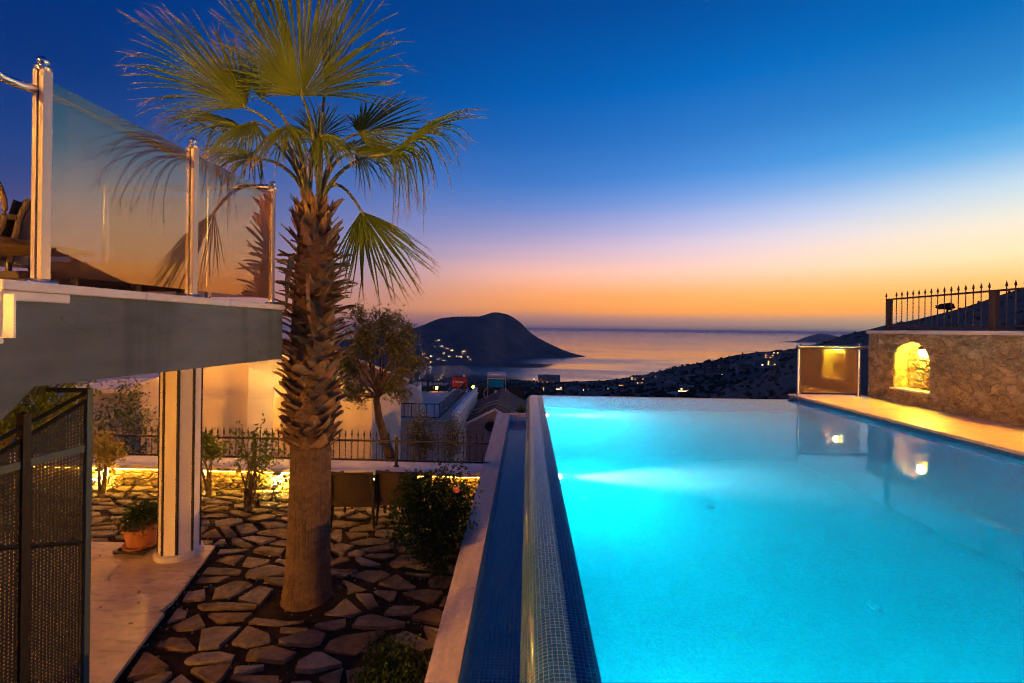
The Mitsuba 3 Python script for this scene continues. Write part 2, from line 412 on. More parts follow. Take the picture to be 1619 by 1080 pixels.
# ------------------------------------------------------------------ sea, mountain, cape, land
SEA = -148.4
rr = np.concatenate([[200], np.geomspace(400, 1.0e5, 70)])
th = np.linspace(0, 2 * np.pi, 121)
solo('sea', grid(lambda r, a: np.stack([r * np.sin(a), r * np.cos(a), np.full_like(r, SEA)], -1), rr, th), 'm_sea', kind='structure', smooth=True)

MT_FOOT = np.array([(-624.24, 1092.46), (-542.21, 1226.07), (-475.83, 1448.75), (-414.79, 1701.99), (-338.59, 1806.46), (-196.54, 1900.91), (-102.72, 2152.54), (17.89, 2295.23), (151.65, 2402.97), (262.36, 2511.98), (330.69, 2587.31)])
MT_RIDGE = np.array([(-968.88, 1692.46, -96.58), (-809.66, 1826.07, -62.21), (-675.18, 2048.75, -37.93), (-605.47, 2217.57, -14.62), (-553.29, 2312.44, 8.38), (-454.38, 2406.46, 53.94), (-376.08, 2445.82, 64.38), (-278.62, 2493.04, 66.86), (-189.33, 2651.89, 96.3), (-135.02, 2752.54, 89.14), (-57.42, 2728.64, 47.6), (19.09, 2704.75, -23.17), (129.21, 2642.7, -83.38), (235.34, 2599.45, -127.2), (326.93, 2585.88, -146.58)])


def loft(foot, ridge, back, nu, rows_front, rows_back, rough, seed, power=1.25, key='x'):
    """Terrain between a foot line, a ridge line and a line behind it; the columns run along X/Y."""
    tf, tr = foot[:, 0] / foot[:, 1], ridge[:, 0] / ridge[:, 1]
    t = np.linspace(max(tf[0], tr[0]), min(tf[-1], tr[-1]), nu)
    from scipy.interpolate import PchipInterpolator as Pc
    F = np.stack([Pc(tf, foot[:, k])(t) for k in range(3)], 1); Rg = np.stack([Pc(tr, ridge[:, k])(t) for k in range(3)], 1)
    B = Rg + (Rg - F) * back; B[:, 2] = SEA - 25
    s = np.linspace(0, 1, rows_front)[:, None, None]; z = np.linspace(0, 1, rows_back)[1:, None, None]
    P1 = F * (1 - s) + Rg * s; P1[..., 2] = F[:, 2] + (Rg[:, 2] - F[:, 2]) * (s[..., 0] ** power)
    P2 = Rg * (1 - z) + B * z
    P = np.concatenate([P1, P2]); n = meshkit.fbm(P * [1 / rough[1], 1 / rough[1], 0], 5, seed) - .5
    w = np.concatenate([np.sin(np.pi * np.clip(s[..., 0], 0, 1)) * .9 + .1 * s[..., 0], np.ones((rows_back - 1, 1)) * .1])
    edge = np.clip(np.minimum(np.arange(nu), np.arange(nu)[::-1]) / (nu * .08), 0, 1)
    P[..., 2] += n * rough[0] * w * edge
    i, j = np.meshgrid(np.arange(P.shape[0] - 1), np.arange(nu - 1), indexing='ij'); a = (i * nu + j).ravel()
    f = np.stack([a, a + 1, a + nu + 1, a + nu], 1)
    return trimesh.Trimesh(P.reshape(-1, 3), np.vstack([f[:, [0, 1, 2]], f[:, [0, 2, 3]]]), process=False)


mt = loft(np.c_[MT_FOOT, np.full(len(MT_FOOT), SEA - 1)], MT_RIDGE, .8, 260, 60, 12, (70, 210), 5)
solo('mountain', mt, 'm_mountain', kind='structure', smooth=True)
cape_f = np.array([(3690., 7000, SEA - 2), (3980, 7000, SEA - 2), (4185, 7000, SEA - 2), (4417, 7000, SEA - 2), (4695, 7000, SEA - 2), (5341, 7000, SEA - 2)])
cape_r = np.array([(4030., 7600, SEA - 1), (4321, 7600, -140.), (4542, 7600, -66), (4793, 7600, -8), (5096, 7600, -66), (5760, 7600, SEA - 1)])
solo('far_cape', loft(cape_f, cape_r, 1.0, 80, 14, 6, (40, 400), 8), 'm_mountain', kind='structure', smooth=True)

LAND_SKY = np.array([(-1781.24, 900.0, -181.71), (-759.8, 1000.0, -178.94), (-442.51, 1150.0, -165.47), (-347.4, 1280.0, -165.6), (-243.0, 1300.0, -157.2), (-25.72, 1330.0, -148.69), (47.36, 1310.0, -149.73), (117.86, 1290.0, -144.41), (201.7, 1260.0, -137.79), (276.34, 1210.0, -121.68), (359.22, 1130.0, -88.56), (428.63, 1050.0, -61.26), (457.0, 1010.0, -47.82), (488.02, 980.0, -40.34), (523.81, 950.0, -35.07), (555.98, 930.0, -23.55), (579.74, 900.0, -14.82), (671.23, 880.0, -7.04), (1419.71, 800.0, -0.27)])
LT = LAND_SKY[:, 0] / LAND_SKY[:, 1]; LD = LAND_SKY[:, 1]; LS = (1.6 - LAND_SKY[:, 2]) / LAND_SKY[:, 1]


def land_z(t, Y):
    """Height of the slope that falls from the villa to the bay, at X = t * Y."""
    D = np.interp(t, LT, LD); S = np.interp(t, LT, LS); u = Y / D
    m = np.interp(u, [0, .25, .6, 1.0], [1, .8, .36, 0])
    s = S * (1 - m) + m * np.maximum(.172, S + .05)
    s = np.where(Y < 110, np.interp(Y, [12, 24, 40, 70, 110], [.55, .33, .27, .215, .18]) * (1 - m * 0) , s)
    z = 1.6 - s * Y
    z = np.where(u > 1, (1.6 - S * D) - (Y - D) * .35, z)
    x = t * Y
    n = meshkit.fbm(np.stack([x / 60, Y / 60, 0 * x], -1), 4, 21) - .5
    return z + n * np.clip(Y / 60, 0, 7) * np.where(u > .93, np.clip((1.12 - u) / .19, .0, 1) * .5, 1) * np.where(u > 1, .3, 1)


ty = np.concatenate([np.geomspace(9, 110, 26), np.linspace(122, 1330, 110), [1420, 1500]]); tt = np.linspace(-1.9, 1.75, 330)
solo('hillside_land', grid(lambda Y, t: np.stack([t * Y, Y, land_z(t, Y)], -1), ty, tt), 'm_land', kind='structure', smooth=True)

HILL_RIDGE = np.array([(83.94, 230.0, -35.01), (112.29, 260.0, -29.51), (149.58, 300.0, -25.76), (203.29, 350.0, -15.56), (239.78, 380.0, -7.98), (261.48, 390.0, -0.61), (290.29, 400.0, 4.77), (301.3, 400.0, 7.89), (321.81, 395.0, 12.92), (338.04, 390.0, 18.01), (353.67, 385.0, 23.47), (368.69, 380.0, 30.03), (378.01, 370.0, 36.17), (381.79, 365.0, 38.48), (400.17, 330.0, 57.4), (420.31, 300.0, 72.54), (491.9, 260.0, 85.6)])
hf = np.array([(r[0] * .2, r[1] * .2, -14 - 2 * abs(k - 12) * .2) for k, r in enumerate(HILL_RIDGE)])
hb = loft(hf, HILL_RIDGE, .5, 200, 40, 8, (9, 60), 13, power=1.0)
solo('hill', hb, 'm_hill', kind='structure', smooth=True)

# scrub and trees that read as one dark mass on the slopes
r4 = np.random.default_rng(44)
blob = trimesh.creation.icosphere(subdivisions=1); bv, bf = np.asarray(blob.vertices), np.asarray(blob.faces)


def mass(points, sizes, rng):
    V, Fs = [], []
    for k, (p, s) in enumerate(zip(points, sizes)):
        v = bv * (1 + .35 * rng.normal(size=(len(bv), 1))) * [s, s, s * rng.uniform(.7, 1.2)] + p
        V.append(v); Fs.append(bf + k * len(bv))
    return trimesh.Trimesh(np.vstack(V), np.vstack(Fs), process=False)


pt, Yt = r4.uniform(-.45, .95, 5200), 1330 * np.sqrt(r4.uniform(.012, 1, 5200))
keep = Yt < np.interp(pt, LT, LD) * 1.0
pt, Yt = pt[keep], Yt[keep]
keep = meshkit.noise(np.stack([pt * Yt / 45, Yt / 45, 0 * Yt], -1), 3) > .38
pt, Yt = pt[keep], Yt[keep]; sz = r4.uniform(1.0, 3.2, len(pt)) * np.clip(Yt / 420, .45, 1)
solo('forest', mass(np.stack([pt * Yt, Yt, land_z(pt, Yt) + sz * .5], 1), sz, r4), 'm_forest', 'dark trees and scrub covering the slope down to the bay', 'trees', kind='stuff')
hv = np.asarray(hb.vertices); pick = r4.choice(len(hv), 1300, replace=False); hp = hv[pick]; hp = hp[(hp[:, 2] > -30) & (hp[:, 1] > 110)]
sz = r4.uniform(.4, 1.1, len(hp))
solo('scrub', mass(hp + np.c_[r4.uniform(-2, 2, (len(hp), 2)), sz * .3], sz, r4), 'm_hill', 'low scrub covering the dark hill behind the stone wall', 'scrub', kind='stuff')
pt = thing('pine_tree', 'lone flat topped pine standing out on the ridge of the dark hill', 'tree')
part(pt, 'trunk', tube([(345.4, 388, 17), (345.1, 388, 21), (345.6, 388, 24)], [.8, .65, .5], 7), 'm_bark')
part(pt, 'crown', mass(np.array([345.4, 388, 24.6]) + r4.normal(size=(26, 3)) * [2.4, 2.0, .8], r4.uniform(1.1, 2.0, 26), r4), 'm_forest')


def far_house(x, y, z, w, d, h, rot, lit, label, group=None, roof='hip', rad=(5, 2.8, .8), name='town_house', storeys=1):
    k = thing(name, label, 'house', group)
    c, s = math.cos(rot), math.sin(rot)
    tr = np.array([[c, -s, 0, x], [s, c, 0, y], [0, 0, 1, z], [0, 0, 0, 1.0]])
    b = box(-w / 2, w / 2, -d / 2, d / 2, -4, h); b.apply_transform(tr); part(k, 'wall', b, 'm_far_wall')
    if roof == 'hip':
        e = .06 * w
        pts = [(-w / 2 - e, -d / 2 - e, h), (w / 2 + e, -d / 2 - e, h), (-w / 2 - e, d / 2 + e, h), (w / 2 + e, d / 2 + e, h), (-w / 4, 0, h + w * .18), (w / 4, 0, h + w * .18), (-w / 2 - e, -d / 2 - e, h + .2), (w / 2 + e, -d / 2 - e, h + .2)]
        m = trimesh.convex.convex_hull(np.array(pts))
    else:
        m = cat_([box(-w / 2 - .2, w / 2 + .2, -d / 2 - .2, d / 2 + .2, h, h + .5), box(-w / 4, 0, -d / 5, d / 5, h + .5, h + 2.2)])
    m.apply_transform(tr); part(k, 'roof', m, 'm_far_roof' if roof == 'hip' else 'm_far_wall')
    nw = max(2, int(w / 3.4)); i = 0
    for st in range(storeys):
        for q in range(nw):
            cx = (q + .5) / nw * w - w / 2; z0 = st * (h / storeys) + .9
            m = box(cx - .75, cx + .75, -d / 2 - .12, -d / 2 + .05, z0, min(z0 + 1.5, h - .3)); m.apply_transform(tr)
            if i in lit:
                kk = part(k, 'window', m, 'm_black', label='lit window'); scene[kk]['emitter'] = glow(rad, 0.0)
            else:
                part(k, 'window', m, 'm_far_window')
            i += 1
    return k

# ------------------------------------------------------------------ swimming pool and its catch trough
XL, XR, Y0, YF, WZ = 0.36, 6.40, 0.6, 11.0, -1.45
pool = thing('swimming_pool', 'long infinity pool glowing turquoise from underwater lamps, with a rounded mosaic rim', 'swimming pool')


def rim_profile():
    """(offset outwards from the inner edge, height, running length) from the pool floor over the rounded crown to the trough."""
    pts = [(0, -.30), (0, -.10), (0, -.028)]
    for a in np.linspace(0, 90, 7)[1:]:
        pts.append((.03 - .03 * math.cos(math.radians(a)), -.028 + .018 * math.sin(math.radians(a))))
    pts += [(.10, -.004), (.16, .002), (.20, .0)]
    for a in np.linspace(90, 0, 13)[1:]:
        pts.append((.20 + .18 * math.cos(math.radians(a)), -.20 + .20 * math.sin(math.radians(a))))
    pts += [(.38, -.5), (.38, -1.02)]
    p = np.array(pts); s = np.r_[0, np.cumsum(np.linalg.norm(np.diff(p, axis=0), axis=1))]
    return p, s


RP, RS = rim_profile()


def rim_sweep(side):
    n = len(RP); ys = 60; u = np.linspace(0, 1, ys); V, UVs = [], []
    for t in u:
        o = RP[:, 0]
        if side == 'left':
            a = Y0 + (YF + .42 * o - Y0) * t; V.append(np.stack([XL - o, a, RP[:, 1]], 1)); UVs.append(np.stack([RS, a], 1))
        else:
            a = (XL - o) + (XR + .02 - XL + o) * t; V.append(np.stack([a, YF + .42 * o, RP[:, 1]], 1)); UVs.append(np.stack([RS, a], 1))
    V = np.concatenate(V); UVs = np.concatenate(UVs)
    i, j = np.meshgrid(np.arange(ys - 1), np.arange(n - 1), indexing='ij'); a = (i * n + j).ravel()
    f = np.stack([a, a + n, a + n + 1, a + 1], 1) if side == 'left' else np.stack([a, a + 1, a + n + 1, a + n], 1)
    return trimesh.Trimesh(V, np.vstack([f[:, [0, 1, 2]], f[:, [0, 2, 3]]]), process=False), UVs


for sd in ('left', 'far'):
    m, uvs = rim_sweep(sd); part(pool, 'rim', m, 'm_rim', True, uv=uvs)


def quad(o, a, b, nu=2, nv=2):
    """A flat sheet with uv in metres."""
    o, a, b = (np.asarray(q, float) for q in (o, a, b)); la, lb = np.linalg.norm(a), np.linalg.norm(b)
    m = grid(lambda u, v: o + u[..., None] * a + v[..., None] * b, np.linspace(0, 1, nu), np.linspace(0, 1, nv))
    U, V = np.meshgrid(np.linspace(0, la, nu), np.linspace(0, lb, nv), indexing='ij')
    return m, np.stack([U.ravel(), V.ravel()], 1)


part(pool, 'floor', box(XL - .1, XR + .1, Y0 - .1, YF + .1, WZ - .2, WZ), 'm_pool')
part(pool, 'wall', quad((XL, Y0, WZ), (0, YF - Y0, 0), (0, 0, -.30 - WZ))[0], 'm_pool')
part(pool, 'wall', quad((XL, YF, WZ), (XR - XL, 0, 0), (0, 0, -.30 - WZ))[0], 'm_pool')
part(pool, 'wall', quad((XR, Y0, WZ), (0, YF - Y0 + .36, 0), (0, 0, -.10 - WZ))[0], 'm_pool')
part(pool, 'wall', quad((XL - .3, Y0, WZ), (XR - XL + .3, 0, 0), (0, 0, .02 - WZ))[0], 'm_pool')
m, uvs = quad((XR - .004, Y0, -.10), (0, YF - Y0 + .36, 0), (0, 0, .155)); part(pool, 'waterline_band', m, 'm_rim', uv=uvs)
for x, y in ((1.62, 3.55), (1.05, 8.3), (3.9, 5.2), (4.6, 2.9), (3.2, 8.0)):
    k = part(pool, 'inlet', lathe([(0, .012), (.05, .012), (.062, .004), (.064, 0)], (x, y, WZ), 20), 'm_white')
for i, (px_, py_, nx, ny) in enumerate(((XL, 2.0, 1, 0), (XL, 5.5, 1, 0), (XL, 9.1, 1, 0), (2.6, Y0, 0, 1), (4.9, Y0, 0, 1))):  # the two on the near wall are out of view, evening the pool glow
    c0 = np.array([px_, py_, -.52]); n_ = np.array([nx, ny, 0.0]); t_ = np.array([-ny, nx, 0.0])
    k = part(pool, 'underwater_lamp', to_plane(lathe([(.072, .016), (.085, .012), (.085, 0), (0, 0)], (0, 0, 0), 24), c0 + n_ * .004, t_, (0, 0, 1), n_), 'm_white')
    d = trimesh.creation.icosphere(2, 1.0); v_ = np.asarray(d.vertices)
    d = trimesh.Trimesh(np.abs(v_[:, :1]) * .05 * n_ + v_[:, 1:2] * .066 * t_ + v_[:, 2:] * [0, 0, .066] + c0 + n_ * .016, d.faces[(v_[d.faces].mean(1)[:, 0] > .02)], process=False)
    kk = numbered(k + '__lens'); put(kk, d, 'm_black'); scene[kk]['emitter'] = glow(np.array([60, 2900, 3200]) * (.55, 1.15, 3.0, .9, 1.7)[i], (5.0, 8.0, 12.0, 5.0, 5.0)[i])
    if i in (1, 2):
        scene[f'pool_beam_{i}'] = {'type': 'spot', 'to_world': T4().look_at(origin=(c0 + n_ * .075).tolist(), target=(c0 + n_ * 2 + [0, 0, .02]).tolist(), up=[0, 0, 1]),
                                   'intensity': {'type': 'rgb', 'value': [760 * K, 300 * K, 290 * K]}, 'cutoff_angle': 17.0, 'beam_width': 7.0, 'sampling_weight': 50.0}
water = grid(lambda x, y: np.stack([x, y, 0 * x], -1), np.linspace(XL - .12, XR + .02, 30), np.linspace(Y0 - .02, YF + .075, 50))
solo('pool_water', water, 'm_water', kind='structure', smooth=True)
scene['pool_water']['interior'] = {'type': 'ref', 'id': 'water_medium'}; scene['pool_water']['exterior'] = {'type': 'ref', 'id': 'haze_medium'}

# the trough that catches the overflow, with its own coping of long stones
trough = thing('overflow_trough', 'narrow dark blue mosaic trough beside the pool, edged with sandy coping stones', 'trough')
ox = lambda y: -.565 - .0185 * y; ix = lambda y: -.395 - .0045 * y
CZ = -.60; YT = 11.72
m, uvs = quad((-.6, .4, -1.0), (.58, 0, 0), (0, YT - .4, 0)); part(trough, 'floor', m, 'm_trough', uv=uvs)
m, uvs = quad((-.02, YF + .38, -1.0), (6.6, 0, 0), (0, YT - YF - .38, 0)); part(trough, 'floor', m, 'm_trough', uv=uvs)
m, uvs = quad((ix(.4), .4, -1.0), (ix(YT) - ix(.4), YT - .4, 0), (0, 0, CZ + 1.0 - .05)); part(trough, 'wall', m, 'm_trough', uv=uvs)
m, uvs = quad((ix(YT), YT, -1.0), (7.2, 0, 0), (0, 0, CZ + 1.0 - .05)); part(trough, 'wall', m, 'm_trough', uv=uvs)
part(trough, 'outer_wall', prism(Polygon([(ox(.4) + .02, .4), (ix(.4) - .004, .4), (ix(YT) - .004, YT + .004), (6.8, YT + .004), (6.8, YT + .2), (ox(YT) + .02, YT + .2)]), -3.2, CZ - .05), 'm_cream_plaster')
for a in np.arange(.4, YT, 1.15):
    b = min(a + 1.147, YT + .22)
    if YT - a < .5:
        break
    part(trough, 'coping_stone', prism(Polygon([(ox(a), a), (ix(a), a), (ix(b), b), (ox(b), b)]), CZ - .05, CZ, .006), 'm_coping')
for a in np.arange(ix(YT) + .004, 6.6, 1.15):
    part(trough, 'coping_stone', prism(sbox(a, YT, a + 1.147, YT + .22), CZ - .05, CZ, .006), 'm_coping')
tw = cat_([grid(lambda x, y: np.stack([x, y, np.full_like(x, -.80)], -1), np.linspace(-.5, .02, 8), np.linspace(.4, YT, 60)),
           grid(lambda x, y: np.stack([x, y, np.full_like(x, -.80)], -1), np.linspace(.02, 6.7, 8), np.linspace(YF + .36, YT, 8))])
solo('trough_water', tw, 'm_trough_water', kind='structure', smooth=True)

# ------------------------------------------------------------------ the right hand deck, niche wall, fence and glass
deck = thing('pool_deck', 'narrow travertine deck between the pool and the stone wall, washed in amber light', 'deck')
for a in np.arange(Y0 - .6, YF + .3, 1.6):
    b = min(a + 1.597, YF + .38)
    part(deck, 'paving_slab', cbox(XR - .03, 8.12, a, b, .055, .10, .005), 'm_trav')
part(deck, 'base', box(XR + .004, 8.4, Y0 - .6, YF + .34, -3.2, .054), 'm_cream_plaster')

WX, WE = 8.08, 11.1
NICHES = [(9.44, 10.33), (5.74, 6.63), (2.04, 2.93)]  # the last two niches and their lanterns are out of view, lighting the deck
NZ0, NZ1 = .43, 1.02


def niche_poly(a, b, grow=0.0):
    r = (b - a) / 2 + grow; c = (a + b) / 2
    return Polygon([(c - r, NZ0 - grow * 0), (c + r, NZ0 - grow * 0)] + [(c + r * math.cos(q), NZ1 + (r * .94) * math.sin(q)) for q in np.linspace(0, math.pi, 25)])


wall = thing('garden_wall', 'tall rubble stone wall along the right of the pool with lit arched niches', 'wall')
core = Polygon([(-1.0, -.2), (WE, -.2), (WE, 1.60), (-1.0, 1.60)])
for n in NICHES:
    core = core.difference(niche_poly(*n))
AX = ((0, 1, 0), (0, 0, 1), (-1, 0, 0))
m = trimesh.creation.extrude_polygon(core, .30, engine='earcut'); part(wall, 'core', to_plane(m, (WX + .30, 0, 0), *AX), 'm_mortar')
part(wall, 'core', box(WX + .302, WX + .46, -1.0, WE, -.2, 1.60), 'm_mortar')
r5 = np.random.default_rng(12)


def rubble(x0, x1, z0, z1, size, rng, aspect=1.35, gap=.012, jitter=.85, join=1):
    """Irregular stones that fill a rectangle: Voronoi cells, shrunk and rounded."""
    from scipy.spatial import Voronoi
    nx, nz = int((x1 - x0) / (size * aspect)) + 1, int((z1 - z0) / size) + 1
    P = []
    for i in range(-1, nx + 1):
        for j in range(-1, nz + 1):
            P.append((x0 + (i + .5 + .5 * (j % 2) + rng.uniform(-.5, .5) * jitter) * size * aspect, z0 + (j + .5 + rng.uniform(-.5, .5) * jitter) * size))
    P = np.array(P); Q = P / [aspect, 1]; vo = Voronoi(Q); frame = sbox(x0, z0, x1, z1); out = []
    for k in range(len(Q)):
        reg = vo.regions[vo.point_region[k]]
        if -1 in reg or len(reg) < 3:
            continue
        g = Polygon(vo.vertices[reg] * [aspect, 1]).intersection(frame)
        g = g.buffer(-gap * 2.2, join_style=join).buffer(gap * 1.2, join_style=join, mitre_limit=1.6)
        if g.is_empty or g.geom_type != 'Polygon' or g.area < size * size * .08:
            continue
        out.append(g)
    return out


def rough_stone(g, h, rng, bevel=.02, rough=.012):
    """A stone with a cut outline, a bevelled edge and a face that is not flat."""
    g = g.simplify(.006); c = np.array(g.exterior.coords)[:-1]; ce = np.array(g.representative_point().coords[0]); n = len(c)
    if n < 3:
        return None
    c = c + rng.normal(size=c.shape) * .003
    rings = []
    for k, (q, hh) in enumerate(((0, 0), (0, h - bevel * .7), (bevel, h), (None, h))):
        d = c - ce; L = np.linalg.norm(d, axis=1, keepdims=True)
        if q is None:
            p = ce + d * .5
        else:
            p = ce + d * np.maximum(.3, 1 - q / L)
        zz = np.full(n, hh) + (0 if k == 0 else rng.normal(size=n) * rough * (.5 if k == 1 else 1))
        rings.append(np.c_[p, zz])
    v = np.vstack(rings + [[[*ce, h + rng.normal() * rough]]]); f = []
    for k in range(3):
        for i in range(n):
            j = (i + 1) % n; f += [(k * n + i, k * n + j, (k + 1) * n + j), (k * n + i, (k + 1) * n + j, (k + 1) * n + i)]
    for i in range(n):
        f.append((3 * n + i, 3 * n + (i + 1) % n, 4 * n))
    m = trimesh.Trimesh(v, f, process=False)
    if g.exterior.is_ccw is False:
        m.invert()
    return m


holes = None
for n in NICHES:
    q = niche_poly(*n, .0).union(sbox(n[0] - .06, NZ0 - .05, n[1] + .06, NZ0)); holes = q if holes is None else holes.union(q)
near_stones = []
for g in rubble(-.9, WE - .01, .11, 1.59, .155, r5):
    cut = g.intersects(holes.buffer(.004))
    g = g.difference(holes.buffer(.004))
    if g.is_empty:
        continue
    g = max(getattr(g, 'geoms', [g]), key=lambda q: q.area)
    if g.area < .002:
        continue
    m = prism(g, 0, r5.uniform(.018, .024)) if cut else rough_stone(g, r5.uniform(.018, .030), r5, .010, .004)
    if m is None:
        continue
    m = to_plane(m, (WX + .005, 0, 0), *AX); st = STONES[r5.choice(4, p=[.4, .2, .25, .15])]
    if g.centroid.x > 5.9:
        part(wall, 'stone', m, st)
    else:
        near_stones.append(m)
part(wall, 'stonework', cat_(near_stones), STONES[0], kind='stuff')
for a in np.arange(-1.0, WE, 1.2):
    part(wall, 'cap_stone', cbox(WX - .04, WX + .52, a, min(a + 1.197, WE + .04), 1.601, 1.675, .006), 'm_white_stone')
for a, b in NICHES:
    pl = np.array(niche_poly(a, b, -.004).exterior.coords)[1:-1]; pl = np.vstack([[pl[0][0], NZ0], np.vstack([np.linspace(p_, q_, 3)[1:] for p_, q_ in zip(pl[:-1], pl[1:])])]); cy, cz = (a + b) / 2, .95
    ds = np.linspace(.0, .296, 9); V = []
    for d_ in ds:
        nz_ = (meshkit.fbm(np.c_[pl * 14, np.full(len(pl), d_ * 14)], 4, 9) - .35) * .045; vv = pl - np.array([cy, cz]); vv = vv / np.linalg.norm(vv, axis=1, keepdims=True)
        V.append(np.c_[np.full(len(pl), WX + d_ + .002), pl - vv * np.clip(nz_, 0, 1)[:, None]])
    V = np.array(V); n2 = V.shape[1]; i2, j2 = np.meshgrid(np.arange(8), np.arange(n2 - 1), indexing='ij'); q2 = (i2 * n2 + j2).ravel()
    f2_ = np.stack([q2, q2 + 1, q2 + n2 + 1, q2 + n2], 1); part(wall, 'niche_reveal', trimesh.Trimesh(V.reshape(-1, 3), np.vstack([f2_[:, [0, 1, 2]], f2_[:, [0, 2, 3]]]), process=False), 'm_niche')
for a, b in NICHES[:1]:
    for g in rubble(a, b, NZ0, NZ1 + .44, .15, r5):
        g = g.intersection(niche_poly(a, b, -.01))
        if g.geom_type == 'Polygon' and g.area > .003:
            m = rough_stone(g, r5.uniform(.012, .03), r5, .015, .006)
            if m is not None:
                part(wall, 'niche_stone', to_plane(m, (WX + .296, 0, 0), *AX), 'm_niche' if r5.random() < .5 else STONES[2])
for a, b in NICHES:
    part(wall, 'niche_sill', cbox(WX - .075, WX + .28, a - .05, b + .05, NZ0 - .045, NZ0 - .001, .005), 'm_white_stone')
    c = (a + b) / 2 - .10
    L = thing('niche_lamp', {9.44: 'glowing lantern on an iron bracket inside the arched niche in view', 5.74: 'niche lantern in the second niche along the wall, just outside the frame', 2.04: 'unseen niche lantern in the third niche, level with the near end of the pool'}[a], 'lamp', None)
    br = [tube([(WX + .30, c, 1.05), (WX + .22, c, 1.04), (WX + .14, c, 1.08), (WX + .13, c, 1.14)], .008, 6), box(WX + .285, WX + .30, c - .03, c + .03, .97, 1.13), bar((WX + .21, c - .10, 1.06), (WX + .21, c + .10, 1.06), .007, 6), bar((WX + .21, c, .99), (WX + .21, c, 1.10), .007, 6)]
    part(L, 'bracket', cat_(br), 'm_iron'); part(L, 'cap', lathe([(0, .075), (.02, .07), (.075, .0), (0, .0)], (WX + .13, c, 1.29), 16), 'm_iron')
    m = trimesh.creation.icosphere(2, .062); m.apply_translation((WX + .13, c, 1.215)); lamp(L, 'globe', m, WARM * 5000, 8.0, smooth=True)


def spear(p, up, h, r=.008):
    """A picket: a square bar with a forged spear head."""
    p = np.asarray(p, float); b = tube([p, p + [0, 0, h]], r, 6); q = p + [0, 0, h]
    return cat_([b, tube([q, q + [0, 0, .02], q + [0, 0, .04], q + [0, 0, .11]], [r, r * 2.4, r * 2.0, .0015], 6)])


fence = thing('iron_fence', 'dark iron picket fence with spear tips on top of the stone wall beside the pool', 'fence')
fx = WX + .16
for z, hgt in ((1.755, .03), (2.385, .035)):
    part(fence, 'rail', box(fx - .018, fx + .018, .5, 10.70, z - hgt / 2, z + hgt / 2), 'm_fence')
for y in (10.70, 8.35, 6.0, 3.65, 1.3):
    k = part(fence, 'post', cbox(fx - .045, fx + .045, y - .045, y + .045, 1.676, 2.40, .004), 'm_fence')
for y in np.arange(1.4, 10.8, .1468):
    if all(abs(y - q) > .06 for q in (10.70, 8.35, 6.0, 3.65, 1.3)):
        part(fence, 'picket', spear((fx, y, 1.72), 1, .72, .0085), 'm_fence')


def ball_cap(p, r=.036):
    m = trimesh.creation.icosphere(2, r); m.apply_translation(p); return cat_([m, lathe([(0, -.05), (.03, -.05), (.034, -.035), (.018, -.028), (.016, 0)], p, 16)])


gl = thing('glass_railing', 'bronze tinted glass panel between two steel posts at the far end of the pool deck', 'railing')
for x in (6.46, 7.86):
    k = part(gl, 'post', bar((x, 11.1, .10), (x, 11.1, 1.21), .032, 16), 'm_steel', 40)
    put(numbered(k + '__ball_cap'), ball_cap((x, 11.1, 1.34), .034), 'm_steel', 40)
    put(numbered(k + '__foot'), lathe([(0, .012), (.06, .012), (.064, 0)], (x, 11.1, .10), 20), 'm_steel')
part(gl, 'handrail', tube([(6.40, 11.1, 1.27), (6.44, 11.1, 1.27), (8.06, 11.1, 1.27)], [.02, .03, .03], 14), 'm_steel', 40)
part(gl, 'glass_panel', quad((6.50, 11.1, .17), (1.32, 0, 0), (0, 0, 1.05))[0], 'm_glass_gold')

# ------------------------------------------------------------------ garden ground, flagstones, low wall, patio
GZ = -1.08
r6 = np.random.default_rng(31)


def soil_fn(x, y):
    n = meshkit.fbm(np.stack([x * 3, y * 3, 0 * x], -1), 4, 2)
    return np.stack([x, y, GZ - .012 + .036 * n], -1)


solo('garden_ground', grid(soil_fn, np.linspace(-11, -.55, 160), np.linspace(-2.5, 7.4, 150)), 'm_soil', kind='structure', smooth=True)
solo('ground', box(-12, -.85, -14, 7.7, -3.6, -1.25), 'm_soil', kind='structure')
PATIO = Polygon([(-10.5, 5.25), (-3.66, 5.25), (-2.60, 2.04), (-2.0, .2), (-2.0, -2.4), (-10.5, -2.4)])
pv = thing('flagstone_paving', 'crazy paving of irregular brown flagstones set in dark soil', 'paving')
r7 = np.random.default_rng(77)
area = sbox(-8.9, 1.9, -.72, 7.26).difference(PATIO.buffer(.05)).difference(Point(-2.14, 4.4).buffer(.38))
cand = []
for g in rubble(-8.9, -.7, 1.9, 7.28, .225, r7, 1.55, .022, 1.5, 2):
    sx, sy = r7.uniform(.80, 1.03), r7.uniform(.58, 1.0)
    g = affinity.rotate(affinity.scale(g, sx, sy), r7.normal() * 11).intersection(area)
    if g.is_empty or g.geom_type != 'Polygon' or g.area < .006:
        continue
    cand.append(g)
cand.sort(key=lambda g: -g.area / (g.centroid.x ** 2 + g.centroid.y ** 2 + 7) ** 1.5)
rest = []
for i, g in enumerate(cand):
    m = rough_stone(g, r7.uniform(.033, .052), r7, .006, .003)
    if m is None:
        continue
    m.apply_transform(trimesh.transformations.rotation_matrix(r7.normal() * .02, (r7.normal(), r7.normal(), 0), (g.centroid.x, g.centroid.y, 0))); m.apply_translation((0, 0, GZ - .012))
    if i < 296:
        part(pv, 'flagstone', m, FLAGS[r7.choice(3, p=[.45, .3, .25])])
    else:
        rest.append(m)
if rest:
    part(pv, 'small_flagstones', cat_(rest), FLAGS[0], kind='stuff')
peb = []
